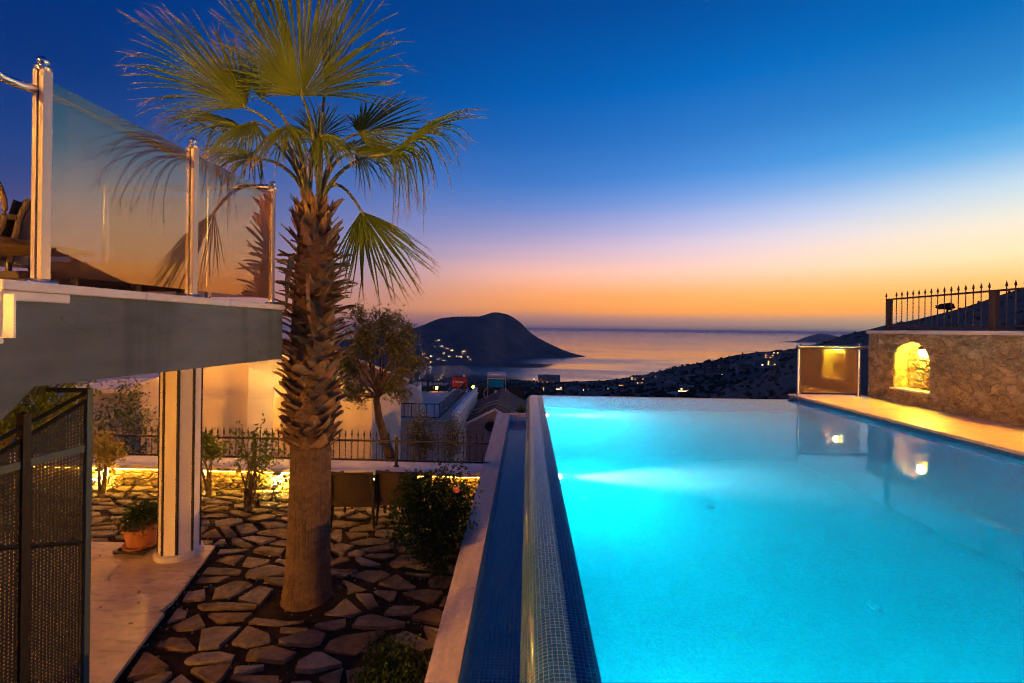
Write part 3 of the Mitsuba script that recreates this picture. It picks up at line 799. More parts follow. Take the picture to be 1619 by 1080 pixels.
for i in range(1500):
    x, y = r7.uniform(-6.5, -.7), r7.uniform(2.0, 7.2)
    peb.append(trimesh.Trimesh(bv * r7.uniform(.004, .013) * r7.uniform(.6, 1.3, 3) + [x, y, float(soil_fn(np.array(x), np.array(y))[..., 2]) + .004], bf))
solo('gravel', cat_(peb), 'm_flag_1', 'loose grit and pebbles in the dark joints between the flagstones', 'gravel', kind='stuff')
wp = np.stack([r7.uniform(-6.5, -.7, 260), r7.uniform(2.0, 7.2, 260)], 1)
wc = np.repeat(np.c_[wp, np.full(260, GZ - .01)], 14, 0) + r7.normal(size=(260 * 14, 3)) * [.03, .03, .008]
solo('weeds', leaves(wc, .035, r7, 3.2, 1.2), 'm_leaf_dark', 'tiny weeds growing in the joints between the flagstones', 'weeds', kind='stuff')
patio = thing('patio', 'low travertine patio under the terrace, warm lit, with a dark edge towards the flagstones', 'patio')
part(patio, 'base', prism(PATIO.buffer(-.03), -1.25, -1.034), 'm_groove')
for i, a in enumerate(np.arange(-2.4, 5.25, .8)):
    for b in np.arange(-10.5 + .6 * (i % 2), -1.8, 1.2):
        g = sbox(b, max(a, -2.4), b + 1.1985, min(a + .7985, 5.25)).intersection(PATIO)
        if not g.is_empty and g.geom_type == 'Polygon' and g.area > .02:
            (part(patio, 'slab', prism(g, -1.033, -1.0, .002), 'm_trav'))

lc = np.c_[r7.uniform(-5.6, -.9, 150), r7.uniform(2.0, 7.0, 150), np.full(150, GZ + .035)]; lc[np.array([PATIO.contains(Point(*q[:2])) for q in lc]), 2] = -.994
lf = leaves(lc, .055, r7, 2.0, 0.0); lv = np.asarray(lf.vertices); base_ = np.repeat(lc[:, 2], 4); lf.vertices = np.c_[lv[:, :2], base_ + (lv[:, 2] - base_) * .12]
solo('leaf_litter', lf, 'm_boot_1', 'dry fallen leaves scattered over the flagstones and the patio', 'leaves', kind='stuff')
lw = thing('low_wall', 'low rubble wall with a pale capping, lit along its foot by amber lamps', 'wall')
part(lw, 'core', box(-11, -.62, 7.34, 7.66, -3.4, -.775), 'm_mortar')
for g in rubble(-9.0, -.64, -1.09, -.785, .105, r6, 1.5, .009):
    m = rough_stone(g, r6.uniform(.03, .06), r6, .014, .006)
    if m is not None:
        part(lw, 'stone', to_plane(m, (0, 7.345, 0), (1, 0, 0), (0, 0, 1), (0, -1, 0)), STONES[r6.choice([1, 3, 1, 0])])
for a in np.arange(-11, -.7, 1.3):
    part(lw, 'cap_stone', cbox(a, min(a + 1.297, -.60), 7.22, 7.72, -.772, -.70, .006), 'm_white_stone')
wl = ['amber wall lamp under the capping beside the pale leaved little tree', 'unseen amber wall lamp under the capping between two small lemon trees', 'amber wall lamp under the capping left of the palm trunk', 'unseen amber wall lamp under the capping behind the wicker chairs', 'unseen amber wall lamp under the capping behind the black net screen']
for x, lb in zip((-6.98, -5.4, -4.02, -2.45, -8.3), wl):  # those behind column, chairs and net are unseen, spaced to light the wall
    k = thing('wall_lamp', lb, 'lamp', 'lamps under the capping of the low wall')
    part(k, 'housing', cat_([cbox(x - .07, x + .07, 7.20, 7.265, -.795, -.773, .004), box(x - .07, x + .07, 7.195, 7.1995, -.8135, -.773)]), 'm_iron')  # unseen front lip, shaped to cut the light thrown outwards
    m = box(x - .05, x + .05, 7.226, 7.26, -.807, -.796); lamp(k, 'lens', m, AMBER * 12000, .7)
st_ = part(lw, 'light_strip', box(-9.0, -.75, 7.232, 7.246, -.784, -.774), 'm_black', label='unseen amber light strip under the capping'); scene[st_]['emitter'] = glow(AMBER * 75, 6.0)  # not seen itself, placed to light the low wall evenly
for x, lb in ((-7.02, 'small amber garden spotlight at the foot of the pale leaved little tree'), (-4.02, 'small amber garden spotlight on the flagstones left of the palm trunk')):
    k = thing('garden_spotlight', lb, 'lamp')
    part(k, 'spike', bar((x, 7.12, -1.12), (x, 7.12, -1.0), .008, 6), 'm_iron'); part(k, 'body', tube([(x, 7.10, -1.0), (x, 7.13, -.985), (x, 7.16, -.965)], [.03, .034, .036], 14), 'm_iron')
    m = trimesh.creation.icosphere(2, .030); m.apply_translation((x, 7.165, -.955)); lamp(k, 'bulb', m, AMBER * [1, 1.05, 1.5] * 1700, 4.0, smooth=True)
fn = thing('iron_fence', 'dark iron picket fence with spear tips on the low wall behind the palm', 'fence')
for z, h in ((-.60, .025), (-.285, .028)):
    part(fn, 'rail', box(-7.4, -.62, 7.445, 7.475, z - h / 2, z + h / 2), 'm_fence')
for x in (-7.0, -4.55, -2.15):
    k = part(fn, 'post', cat_([cbox(x - .022, x + .022, 7.438, 7.482, -.70, -.24, .003), lathe([(0, .06), (.006, .05), (.022, .02), (.03, 0), (0, 0)], (x, 7.46, -.24), 12), lathe([(.05, 0), (.022, .05), (.0, .05)], (x, 7.46, -.70), 12)]), 'm_fence')
for x in np.arange(-7.35, -.66, .1035):
    if all(abs(x - q) > .04 for q in (-7.0, -4.55, -2.15)):
        part(fn, 'picket', spear((x, 7.46, -.62), 1, .40, .0062), 'm_fence')

# ------------------------------------------------------------------ terrace of the villa with its stair, column and glass railing
ter = thing('terrace', 'raised grey rendered terrace of the villa with white stone edging, carried by a fluted column', 'terrace')
SX = -2.235
prof = [(4.066, 1.30), (4.066, 1.742), (1.925, 1.742), (1.925, 1.504)]
y_, z_ = 1.925, 1.504
while z_ > -.85:
    y_ -= .231; prof.append((y_, z_)); z_ -= .227; prof.append((y_, max(z_, -.99)))
prof += [(y_ + .45, -.99), (2.056, 1.30)]
m = trimesh.creation.extrude_polygon(Polygon(prof), 1.0, engine='earcut')
part(ter, 'side_beam', to_plane(m, (SX - 1.0, 0, 0), (0, 1, 0), (0, 0, 1), (1, 0, 0)), 'm_grey_plaster')
part(ter, 'slab', box(-10.5, SX - 1.002, -2.5, 4.066, 1.42, 1.742), 'm_cream_plaster')
part(ter, 'slab', box(-10.5, SX - 1.002, 3.85, 4.066, 1.30, 1.419), 'm_grey_plaster')
part(ter, 'slab', box(-10.5, -3.55, 4.07, 5.4, 1.32, 1.66), 'm_cream_plaster')
for a in np.arange(1.905, 4.05, .72):
    b = min(a + .717, 4.095); part(ter, 'edge_stone', cbox(-2.75, SX + .027, a, b, 1.743, 1.789, .005), 'm_white_stone')
for a in np.arange(-10.5, -2.9, .95):
    part(ter, 'edge_stone', cbox(a, min(a + .947, -2.753), 3.77, 4.095, 1.743, 1.789, .005), 'm_white_stone')
part(ter, 'floor', box(-10.5, -3.25, -2.5, 3.767, 1.743, 1.784), 'm_trav')
part(ter, 'floor', box(-3.247, -2.753, 1.925, 3.767, 1.743, 1.784), 'm_trav')
part(ter, 'edge_trim', cbox(-2.55, SX + .016, 1.905, 2.20, 1.698, 1.741, .004), 'm_white_stone')
part(ter, 'edge_trim', cbox(SX - .015, SX + .014, 1.905, 1.93, 1.535, 1.697, .003), 'm_white_stone')
for k in range(10):
    y, z = 1.925 - .231 * k, 1.504 - .227 * k + .001
    part(ter, 'tread', cbox(-3.2, SX + .014, y - .231, y - .002, z, z + .025, .004), 'm_white_stone')
    part(ter, 'riser', box(-3.2, SX - .016, y - .010, y - .0012, z + .026, z + .22), 'm_cream_paint')
ccx, ccy = -3.93, 5.04
angs = [math.radians(-90 + 45 * i + 22.5 + 8) for i in range(8)]
oct_ = Polygon([(ccx + .196 * math.cos(a), ccy + .196 * math.sin(a)) for a in angs])
part(ter, 'column', prism(oct_, -.94, 1.319), 'm_cream_paint', label='fluted cream column with dark vertical grooves')
for a in angs:
    p = np.array([ccx + .189 * math.cos(a), ccy + .189 * math.sin(a)])
    part(ter, 'column__groove', prism(Point(*p).buffer(.0155, 4), -.939, 1.318), 'm_groove')
part(ter, 'column__base', lathe([(0, .062), (.218, .062), (.232, .052), (.232, 0), (0, 0)], (ccx, ccy, -1.0), 48), 'm_white_stone', 30)
k = part(ter, 'ceiling_lamp', lathe([(0, 0), (.12, 0), (.13, .04), (0, .04)], (-6.3, 2.6, 1.375), 24), 'm_white')  # out of view, placed to light the patio and the column
lamp(k, 'diffuser', cbox(-6.4, -6.2, 2.5, 2.7, 1.362, 1.374, .003), WARM * [1, .95, .9] * 14, 2.0)

rl = thing('glass_railing', 'tinted glass railing with steel posts along the pool side edge of the terrace', 'railing')
RX = -2.31
for y in (2.137, 3.085, 4.016):
    k = part(rl, 'post', cat_([box(RX - .029, RX - .006, y - .021, y + .021, 1.80, 2.832), box(RX + .006, RX + .029, y - .021, y + .021, 1.80, 2.832)] if y < 4 else [cbox(RX - .02, RX + .02, y - .02, y + .02, 1.80, 2.832, .006)]), 'm_alu')
    if y < 4:
        put(numbered(k + '__slot'), box(RX - .0059, RX + .0059, y - .016, y + .020, 1.801, 2.829), 'm_groove')
    put(numbered(k + '__ball_cap'), ball_cap((RX, y, 2.876), .025), 'm_chrome', 40)
    put(numbered(k + '__foot'), lathe([(0, .023), (.038, .023), (.065, .009), (.068, 0)], (RX, y, 1.790), 24), 'm_steel', 40)
for a, b in ((2.176, 3.047), (3.123, 3.99)):
    part(rl, 'glass_panel', quad((RX + .009, a, 1.84), (0, b - a, 0), (0, 0, .951))[0], 'm_glass')
    part(rl, 'handrail', tube([(RX - .035, a - .01, 2.747), (RX - .035, b + .01, 2.747)], .020, 14), 'm_steel', 40)
part(rl, 'stair_handrail', tube([(RX - .02, 2.13, 2.732), (RX - .02, 2.05, 2.72), (RX - .02, 1.98, 2.717), (RX - .02, 1.93, 2.736), (RX - .02, 1.88, 2.74), (RX - .02, 1.794, 2.736), (RX - .02, 1.694, 2.74)], .021, 16), 'm_chrome', 40)
part(rl, 'stair_handrail', tube([(RX - .02, 1.879, 2.655), (RX - .02, 1.848, 2.667), (RX - .02, 1.794, 2.64), (RX - .02, 1.46, 2.37), (RX - .02, .46, 1.37)], [.019, .028, .026, .023, .023], 16), 'm_chrome', 40)
rl2 = thing('glass_railing', 'tinted glass railing with a round steel handrail across the far end of the terrace', 'railing')
EY = 4.031
part(rl2, 'handrail', tube([(-4.02, EY, 2.851), (-3.98, EY, 2.851), (-2.34, EY, 2.851)], [.017, .026, .026], 16), 'm_steel', 40)
for x in (-3.942, -2.926):
    k = part(rl2, 'post', bar((x, EY, 1.79), (x, EY, 2.824), .025, 16), 'm_steel', 40)
    put(numbered(k + '__ball_cap'), ball_cap((x, EY, 2.901), .02), 'm_steel', 40)
for a, b in ((-3.90, -2.957), (-2.895, -2.345)):
    part(rl2, 'glass_panel', quad((a, EY, 1.854), (b - a, 0, 0), (0, 0, .924))[0], 'm_glass')


turn = T4().translate([SX, 4.066, 0]).rotate([0, 0, 1], -2.2).translate([-SX, -4.066, 0])   # the terrace stands two degrees off the pool's axis
for key in [q for q in scene if q.startswith((ter + '__', rl + '__', rl2 + '__'))]:
    if 'column' not in key and 'ceiling' not in key and 'riser' not in key and scene[key].get('type') == 'ply':
        scene[key]['to_world'] = turn


def wicker_chair(origin, rot, label, group=None, name='wicker_chair', w=.56):
    k = thing(name, label, 'chair', group); c, s = math.cos(rot), math.sin(rot)
    tr = np.array([[c, -s, 0, origin[0]], [s, c, 0, origin[1]], [0, 0, 1, origin[2]], [0, 0, 0, 1.0]])
    def P(nm, mesh, m_, **kw):
        mesh.apply_transform(tr); return part(k, nm, mesh, m_, **kw)
    h = w / 2
    back = grid(lambda u, v: np.stack([u * (h - .02 * v), -.26 - .10 * v + .05 * u * u, .28 + .46 * v], -1), np.linspace(-1, 1, 13), np.linspace(0, 1, 9))
    back2 = grid(lambda u, v: np.stack([u * (h - .02 * v), -.22 - .09 * v + .05 * u * u, .28 + .46 * v], -1), np.linspace(-1, 1, 13), np.linspace(0, 1, 9))
    rim = tube([(-h, -.25, .26), (-h + .01, -.30, .6), (-h + .03, -.335, .74), (0, -.35, .755), (h - .03, -.335, .74), (h - .01, -.30, .6), (h, -.25, .26)], .022, 8)
    P('backrest', cat_([back, back2, rim]), 'm_wicker')
    P('seat', cbox(-h + .01, h - .01, -.25, .28, .27, .36, .015), 'm_wicker')
    P('cushion', cbox(-h + .05, h - .05, -.20, .26, .361, .43, .025), 'm_groove')
    for q in (-1, 1):
        P('armrest', tube([(q * h, -.28, .60), (q * (h + .03), -.05, .60), (q * (h + .03), .20, .58), (q * (h + .01), .27, .5), (q * h, .27, .30)], [.022, .026, .028, .022, .02], 8), 'm_wicker')
    for q in (-1, 1):
        for yy in (-.24, .25):
            P('leg', bar((q * (h - .02), yy, .30), (q * (h + .005), yy * 1.04, 0), .018, 8), 'm_iron')
    return k


wicker_chair((-2.27, 6.12, GZ + .05), 0.04, 'dark wicker armchair with its back turned, right beside the palm trunk', 'wicker armchairs on the flagstones')
wicker_chair((-1.68, 6.2, GZ + .05), -0.06, 'dark wicker armchair with its back turned, partly behind the flowering bush', 'wicker armchairs on the flagstones')
wicker_chair((-4.25, 3.35, 1.786), 2.2, 'dark wicker armchair at the left end of the terrace behind the first steel post', None, w=.56)
tb = thing('terrace_table', 'low dark table with a wooden edge on the terrace behind the glass', 'table')
part(tb, 'tabletop', cbox(-3.62, -2.90, 2.35, 2.95, 2.045, 2.075, .008), 'm_bark')
for x in (-3.55, -2.97):
    for y in (2.42, 2.88):
        part(tb, 'leg', bar((x, y, 2.045), (x, y, 1.785), .020, 8), 'm_iron')
sb = thing('bench', 'long low dark wicker bench on the terrace behind the first glass pane', 'bench')
part(sb, 'backrest', cbox(-3.95, -2.72, 3.50, 3.56, 1.86, 2.09, .01), 'm_wicker'); part(sb, 'seat', cbox(-3.95, -2.72, 3.05, 3.497, 1.90, 1.96, .01), 'm_wicker')
for x in (-3.9, -2.77):
    part(sb, 'leg', box(x - .02, x + .02, 3.1, 3.14, 1.785, 1.899), 'm_iron'); part(sb, 'leg', box(x - .02, x + .02, 3.51, 3.55, 1.785, 1.859), 'm_iron')
hc = thing('hanging_chair', 'round wicker ring of a hanging chair at the left edge of the terrace', 'chair')
a_ = np.linspace(-.9, 2.6, 24)
part(hc, 'ring', tube(np.stack([-4.05 + .355 * np.cos(a_), 3.08 + 0 * a_, 2.393 + .355 * np.sin(a_)], 1), .016, 8), 'm_bark')
part(hc, 'stand', tube([(-4.41, 3.24, 1.785), (-4.43, 3.24, 2.52), (-4.24, 3.16, 2.80), (-4.05, 3.08, 2.75)], .018, 8), 'm_iron')
part(hc, 'cushion', trimesh.Trimesh(bv * [.23, .14, .15] + [-4.09, 3.08, 2.22], bf), 'm_terracotta', True)

# unseen villa facade and wall lanterns, placed to light terrace, palm and garden
vf = thing('villa', 'unseen cream facade of the villa carrying the wall lanterns, behind and left of the camera', 'house')
part(vf, 'wall', box(-11.5, -4.0, -3.0, -2.52, -1.3, 6.4), 'm_cream_plaster')
for x in (-9.2, -6.6):
    k = part(vf, 'window', cbox(x - .6, x + .6, -2.52, -2.47, 2.0, 4.0, .004), 'm_white'); put(numbered(k + '__pane'), box(x - .52, x + .52, -2.469, -2.46, 2.06, 3.94), 'm_far_window')
for x, z, q, lb in ((-4.6, 4.2, 8000, 'unseen warm globe lantern on the villa facade, lighting the terrace and palm'), (-6.2, .45, 2600, 'unseen warm globe lantern on the villa wall, lighting the patio and column')):
    k = thing('wall_lantern', lb, 'lamp')  # out of view, placed to light the posts, palm, column and patio
    part(k, 'bracket', cat_([box(x - .05, x + .05, -2.519, -2.50, z - .2, z), tube([(x, -2.5, z - .15), (x, -2.38, z - .16), (x, -2.36, z - .1)], .012, 8)]), 'm_iron')
    m = trimesh.creation.icosphere(2, .10); m.apply_translation((x, -2.36, z)); lamp(k, 'globe', m, WARM * [1, 1.05, 1.6] * q, 9.0, smooth=True)

# ------------------------------------------------------------------ black net screen in front of the stair
sc = thing('net_screen', 'black shade net stretched on a dark steel frame beside the stair', 'screen')
NX = -2.68
P3 = lambda y, z: np.array([NX, y, z])
part(sc, 'post', box(NX - .02, NX + .02, 2.665, 2.70, -1.0, 1.20), 'm_teal_strip')
part(sc, 'post', box(NX - .02, NX + .02, 2.315, 2.355, -1.0, 1.115), 'm_net')
for q in (((2.69, 1.19), (2.45, 1.225)), ((2.69, 1.185), (1.7, .80)), ((2.69, 1.135), (1.7, .70)), ((2.67, .27), (1.7, .66))):
    part(sc, 'rail', tube([P3(*q[0]), P3(*q[1])], .014, 4), 'm_net')
part(sc, 'band', box(NX + .004, NX + .010, 1.7, 2.664, .825, .865), 'm_teal_strip', label='grey horizontal strip')
st = []
for y in np.arange(1.5, 2.665, .0190):
    top = 1.135 - (2.69 - y) * .44
    st.append(box(NX - .003, NX + .003, y, y + .0100, -1.0, top))
for z in np.arange(-1.0, 1.13, .0200):
    y0 = max(1.5, 2.69 - (1.135 - z) / .44) if z > .62 else 1.5
    st.append(box(NX + .0032, NX + .0050, y0, 2.664, z, z + .0112))
part(sc, 'net', cat_(st), 'm_net', kind='stuff')

# ------------------------------------------------------------------ the palm
r8 = np.random.default_rng(808)
palm = thing('palm_tree', 'tall fan palm with a shaggy trunk beside the terrace corner', 'palm')
PX, PY = -2.14, 4.42
axis = lambda z: np.array([PX + .03 * (z + 1.1) / 4, PY, 0]) + np.zeros(3)
zs = np.array([-1.12, -1.04, -.9, -.6, -.2, .1, .3, .42]); rs = np.array([.245, .230, .214, .202, .193, .188, .185, .183])
zz = np.linspace(-1.12, .42, 70); ra = np.interp(zz, zs, rs)
ang = np.linspace(0, 2 * np.pi, 49)
A, Zm = np.meshgrid(ang, zz, indexing='ij'); Rm = ra[None] * (1 + .02 * np.sin(A * 3 + Zm * 2)) + .0035 * np.sin(Zm * 70 + 3 * meshkit.noise(np.stack([np.cos(A) * 2, np.sin(A) * 2, Zm * 2], -1))) - .004 * np.clip(meshkit.fbm(np.stack([A * 3.5, Zm * 1.6, 0 * A + 2], -1), 4) - .58, 0, 1) * 6 * (np.abs(A - np.pi) < 3.0) + .006 * (meshkit.noise(np.stack([A * 9, Zm * 40, 0 * A], -1)) - .5)
m = grid(lambda u, v: np.stack([PX + .03 * (Zm + 1.1) / 4 + Rm * np.cos(A), PY + Rm * np.sin(A), Zm], -1), ang, zz)
part(palm, 'trunk', m, 'm_trunk', True, uv=np.stack([(A / (2 * np.pi) * 8).ravel(), Zm.ravel()], 1), label='bare fibrous lower trunk')
zc = np.linspace(.38, 2.86, 20); rc = np.interp(zc, [.38, .5, 1.1, 2.0, 2.5, 2.86], [.17, .19, .21, .19, .15, .06])
part(palm, 'trunk', tube(np.stack([PX + .03 * (zc + 1.1) / 4, np.full_like(zc, PY), zc], 1), rc, 20), 'm_boot_2', True, uv=None)


def boot(z, a, r0, L, rise, curl, w0, thick, rng):
    """An old leaf base: a stiff strap that leaves the trunk upwards, broad at its foot, split and curled at its tip."""
    n = 7; t = np.linspace(0, 1, n)
    out = np.array([math.cos(a), math.sin(a), 0]); side = np.array([-math.sin(a), math.cos(a), 0])
    el = rise - curl * t; stp = L / (n - 1)
    d = np.cos(el)[:, None] * out + np.sin(el)[:, None] * [0, 0, 1.0]
    P = np.array([PX + .03 * (z + 1.1) / 4, PY, z]) + out * r0 + np.vstack([[0, 0, 0], np.cumsum(d[:-1] * stp, axis=0)])
    nn = -np.sin(el)[:, None] * out + np.cos(el)[:, None] * [0, 0, 1.0]
    w = w0 * (1 - t) ** .55 * (1 + .25 * (t < .2)) * .5 + .007
    tw = rng.normal() * .5; sd = side * np.cos(tw * t)[:, None] + nn * np.sin(tw * t)[:, None]
    th = thick * (1 - .7 * t)
    cup = -.30 * w
    V = np.concatenate([P - sd * w[:, None], P + nn * (th + cup)[:, None], P + sd * w[:, None], P - nn * th[:, None] * .4 + nn * cup[:, None]], 1).reshape(n, 4, 3).reshape(-1, 3)
    f = []
    for i in range(n - 1):
        for k in range(4):
            b, c = i * 4 + k, i * 4 + (k + 1) % 4; f += [(b, c, c + 4), (b, c + 4, b + 4)]
    e = (n - 1) * 4; f += [(e, e + 1, e + 2), (e, e + 2, e + 3)]
    return trimesh.Trimesh(V, f, process=False)


N = 285; more = []
for i in range(N + 110):
    j = i if i < N else r8.integers(0, N)
    u = (j + .5 + r8.uniform(-.4, .4)) / N; z = .40 + 2.36 * u; a = j * 2.39996 + r8.normal() * .12
    r0 = np.interp(z, [.38, .6, 1.1, 2.0, 2.5, 2.86], [.14, .17, .185, .165, .12, .05])
    if z < 1.25:
        L, rise, curl, w0 = r8.uniform(.12, .20), r8.uniform(.55, .95), r8.uniform(-.35, .75), r8.uniform(.11, .17)
    elif z < 2.35:
        L, rise, curl, w0 = r8.uniform(.14, .27), r8.uniform(.25, .8), r8.uniform(-.2, .85), r8.uniform(.06, .12)
    else:
        L, rise, curl, w0 = r8.uniform(.14, .26), r8.uniform(.7, 1.2), r8.uniform(-.3, .4), r8.uniform(.07, .12)
    if r8.random() < .04:
        L *= 1.5; w0 *= .6
    m = boot(z, a, r0, L, rise, curl, w0, .016, r8); b = BOOTS[r8.choice(3, p=[.42, .28, .30])]
    if i < N:
        part(palm, 'leaf_base', m, b)
    else:
        more.append(m)
part(palm, 'fibre', cat_(more), 'm_boot_2', kind='stuff')
hang = [tube([(PX + .06, PY - .20, 2.1), (PX + .09, PY - .26, 1.95), (PX + .10, PY - .25, 1.7), (PX + .15, PY - .23, 1.42)], [.016, .02, .016, .003], 5), tube([(PX - .10, PY - .19, 2.25), (PX - .11, PY - .24, 2.05), (PX - .13, PY - .23, 1.75)], [.03, .026, .006], 5), tube([(PX - .16, PY - .1, 2.2), (PX - .36, PY - .12, 2.26), (PX - .44, PY - .12, 2.16), (PX - .30, PY - .14, 1.95)], [.012, .011, .009, .003], 5)]
part(palm, 'leaf_base', cat_(hang), 'm_boot_1')


def fan(hub, ax, nrm, L, spread, droop, nb, rng, fold=.85, split=.37, taper=.42):
    hub = np.asarray(hub, float); ax = np.asarray(ax, float); ax /= np.linalg.norm(ax); nrm = np.asarray(nrm, float); nrm -= ax * (nrm @ ax); nrm /= np.linalg.norm(nrm); sd = np.cross(nrm, ax)
    V, F_, U = [], [], []; T = np.array([0, .12, .28, .42, .54, .66, .78, .89, 1.0]); n = len(T); k0 = 0
    dphi = 2 * spread / (nb - 1)
    for k in range(nb):
        ph = -spread + dphi * k + rng.normal() * dphi * .12
        q = abs(ph) / max(spread, .01); l = L * (1 - taper * q ** 2) * (1 + rng.normal() * .05)
        d = math.cos(ph) * ax + math.sin(ph) * sd + nrm * (.10 * math.cos(ph) - .22 * q * q) + nrm * rng.normal() * .03; d /= np.linalg.norm(d)
        w_ = np.cross(d, nrm); w_ /= np.linalg.norm(w_); nl = np.cross(w_, d)
        dr_ = droop * (.35 + 1.1 * q) * (1 + rng.normal() * .22); side_bend = rng.normal() * .07
        p = hub + d * (T * l)[:, None]
        s = np.clip(T - split * .72, 0, None) / (1 - split * .72)
        fall = dr_ * l * s ** 2.0
        horiz = math.sqrt(max(1 - d[2] ** 2, .02))
        p = p + np.array([0, 0, -1.0]) * (fall * (.35 + .65 * horiz))[:, None] - d * (fall * .42)[:, None] + w_ * (side_bend * l * s ** 2)[:, None]
        w = np.where(T < split, T * l * dphi * .56, split * l * dphi * .56 * np.clip(1 - (T - split) / (1 - split), 0, 1) ** .8) + .0016
        hgt = w * fold
        Lf, C, Rt = p - w_ * w[:, None], p + nl * hgt[:, None], p + w_ * w[:, None]
        V.append(np.stack([Lf, C, Rt], 1).reshape(-1, 3)); U.append(np.repeat(T, 3))
        for i in range(n - 1):
            for c in (0, 1):
                a = k0 + i * 3 + c; F_ += [(a, a + 1, a + 4), (a, a + 4, a + 3)]
        k0 += n * 3
        if rng.random() < .75:  # a split thread at the tip
            e = p[-2]; dd = (p[-1] - p[-2]); dd /= np.linalg.norm(dd) + 1e-9; off = rng.normal(size=3) * .05 + [0, 0, -.05]
            tp = e + dd * rng.uniform(.03, .10) * L + off * L; pr_ = np.cross(dd, [0.3, .8, .1]); pr_ /= np.linalg.norm(pr_)
            V.append(np.array([e - pr_ * .003, e + pr_ * .003, tp])); U.append(np.array([.86, .86, 1.0])); F_.append((k0, k0 + 1, k0 + 2)); k0 += 3
    V = np.vstack(V); U = np.concatenate(U)
    return trimesh.Trimesh(V, F_, process=False), np.stack([U, U], 1)


TOP = np.array([PX + .03, PY, 2.82])
D2 = math.radians
FR = [  # hub, direction, facing, length, half spread, droop, blades
    ((-2.70, 4.22, 3.66), (-.74, -.10, .68), (.25, -1, .25), 1.26, 50, .22, 56),
    ((-2.11, 4.12, 3.72), (.03, -.10, 1), (0, -1, .18), 1.42, 84, .10, 74),
    ((-2.82, 4.32, 3.52), (-.96, 0, .26), (.2, -.5, .85), .90, 66, .62, 44),
    ((-1.36, 4.32, 3.26), (.90, .0, .48), (-.25, -.42, .88), 1.20, 80, .60, 52),
    ((-1.57, 4.20, 2.68), (.44, -.12, -.88), (.35, -.9, .2), 1.0, 52, .10, 44),
    ((-1.80, 4.72, 3.62), (.72, .3, .45), (-.2, -1, .2), .92, 84, .22, 52),
    ((-1.78, 4.56, 3.36), (.80, .2, .05), (0, -.7, .7), .66, 82, .42, 40),
    ((-2.66, 4.42, 3.84), (-.28, .1, .95), (.8, -.55, .2), .76, 34, .10, 30),
    ((-2.63, 4.26, 3.20), (-.75, -.1, .10), (0, -.55, .85), .70, 84, .72, 42),
    ((-2.52, 4.06, 3.46), (-.20, -.35, -.55), (-.1, -.95, .3), .62, 58, .35, 38),
    ((-2.20, 4.05, 3.42), (.02, -.35, -.60), (0, -.95, .3), .60, 66, .30, 36),
    ((-2.30, 4.85, 3.62), (-.26, .45, .70), (0, -.8, .5), .78, 70, .18, 44),
    ((-2.00, 4.95, 3.55), (.20, .75, .45), (0, -.6, .8), .85, 84, .25, 44),
    ((-1.92, 4.10, 3.36), (.35, -.30, -.50), (.1, -.95, .3), .56, 60, .40, 34),
    ((-2.02, 4.40, 3.90), (.16, .05, 1), (-.3, -1, .1), .95, 22, .03, 26),
]
for hub, ax, nr, L, sp, dp, nb in FR:
    m, uvs = fan(hub, ax, nr, L, D2(sp), dp, nb, r8)
    k = part(palm, 'frond', m, 'm_frond', uv=uvs)
    h = np.array(hub); ax_ = np.array(ax) / np.linalg.norm(ax); s0 = TOP + np.array([np.sign(h[0] - PX) * .05, -.03, -.05])
    c1 = s0 + np.array([(h[0] - s0[0]) * .25, (h[1] - s0[1]) * .25, max(.15, (h[2] - s0[2]) * .75 + .12)])
    if h[2] < 2.9:
        c1 = s0 + np.array([(h[0] - s0[0]) * .35, (h[1] - s0[1]) * .6, .42])
    t = np.linspace(0, 1, 9)[:, None]; P = (1 - t) ** 2 * s0 + 2 * t * (1 - t) * c1 + t * t * h
    put(numbered(k + '__petiole'), tube(np.vstack([P, h + ax_ * .06]), np.linspace(.022, .010, 10), 6), 'm_petiole', 40)

# ------------------------------------------------------------------ shrubs, small trees, pot


def plant(name, label, cat, base, crown_c, radii, nclump, per, spread, leaf, size, leafm, rng, stems=4, sr=.014, group=None, aspect=2.2, hollow=.4, stem_name='stem', stemm='m_bark'):
    k = thing(name, label, cat, group)
    cl, ct = crown(crown_c, radii, nclump, per, spread, rng, hollow)
    part(k, 'foliage', leaves(ct, size, rng, aspect), leafm, kind='stuff')
    b = np.asarray(base, float); cc = np.asarray(crown_c, float); ms = []
    for i in range(stems):
        e = cl[rng.integers(len(cl))]; mid = b + (cc - b) * .5 + rng.normal(size=3) * .25 * np.asarray(radii) * [1, 1, .3]
        t = np.linspace(0, 1, 7)[:, None]; P = (1 - t) ** 2 * (b + rng.normal(size=3) * [.02, .02, 0]) + 2 * t * (1 - t) * mid + t * t * e
        ms.append(tube(P, np.linspace(sr, sr * .25, 7), 6))
    part(k, stem_name, cat_(ms), stemm)
    return k


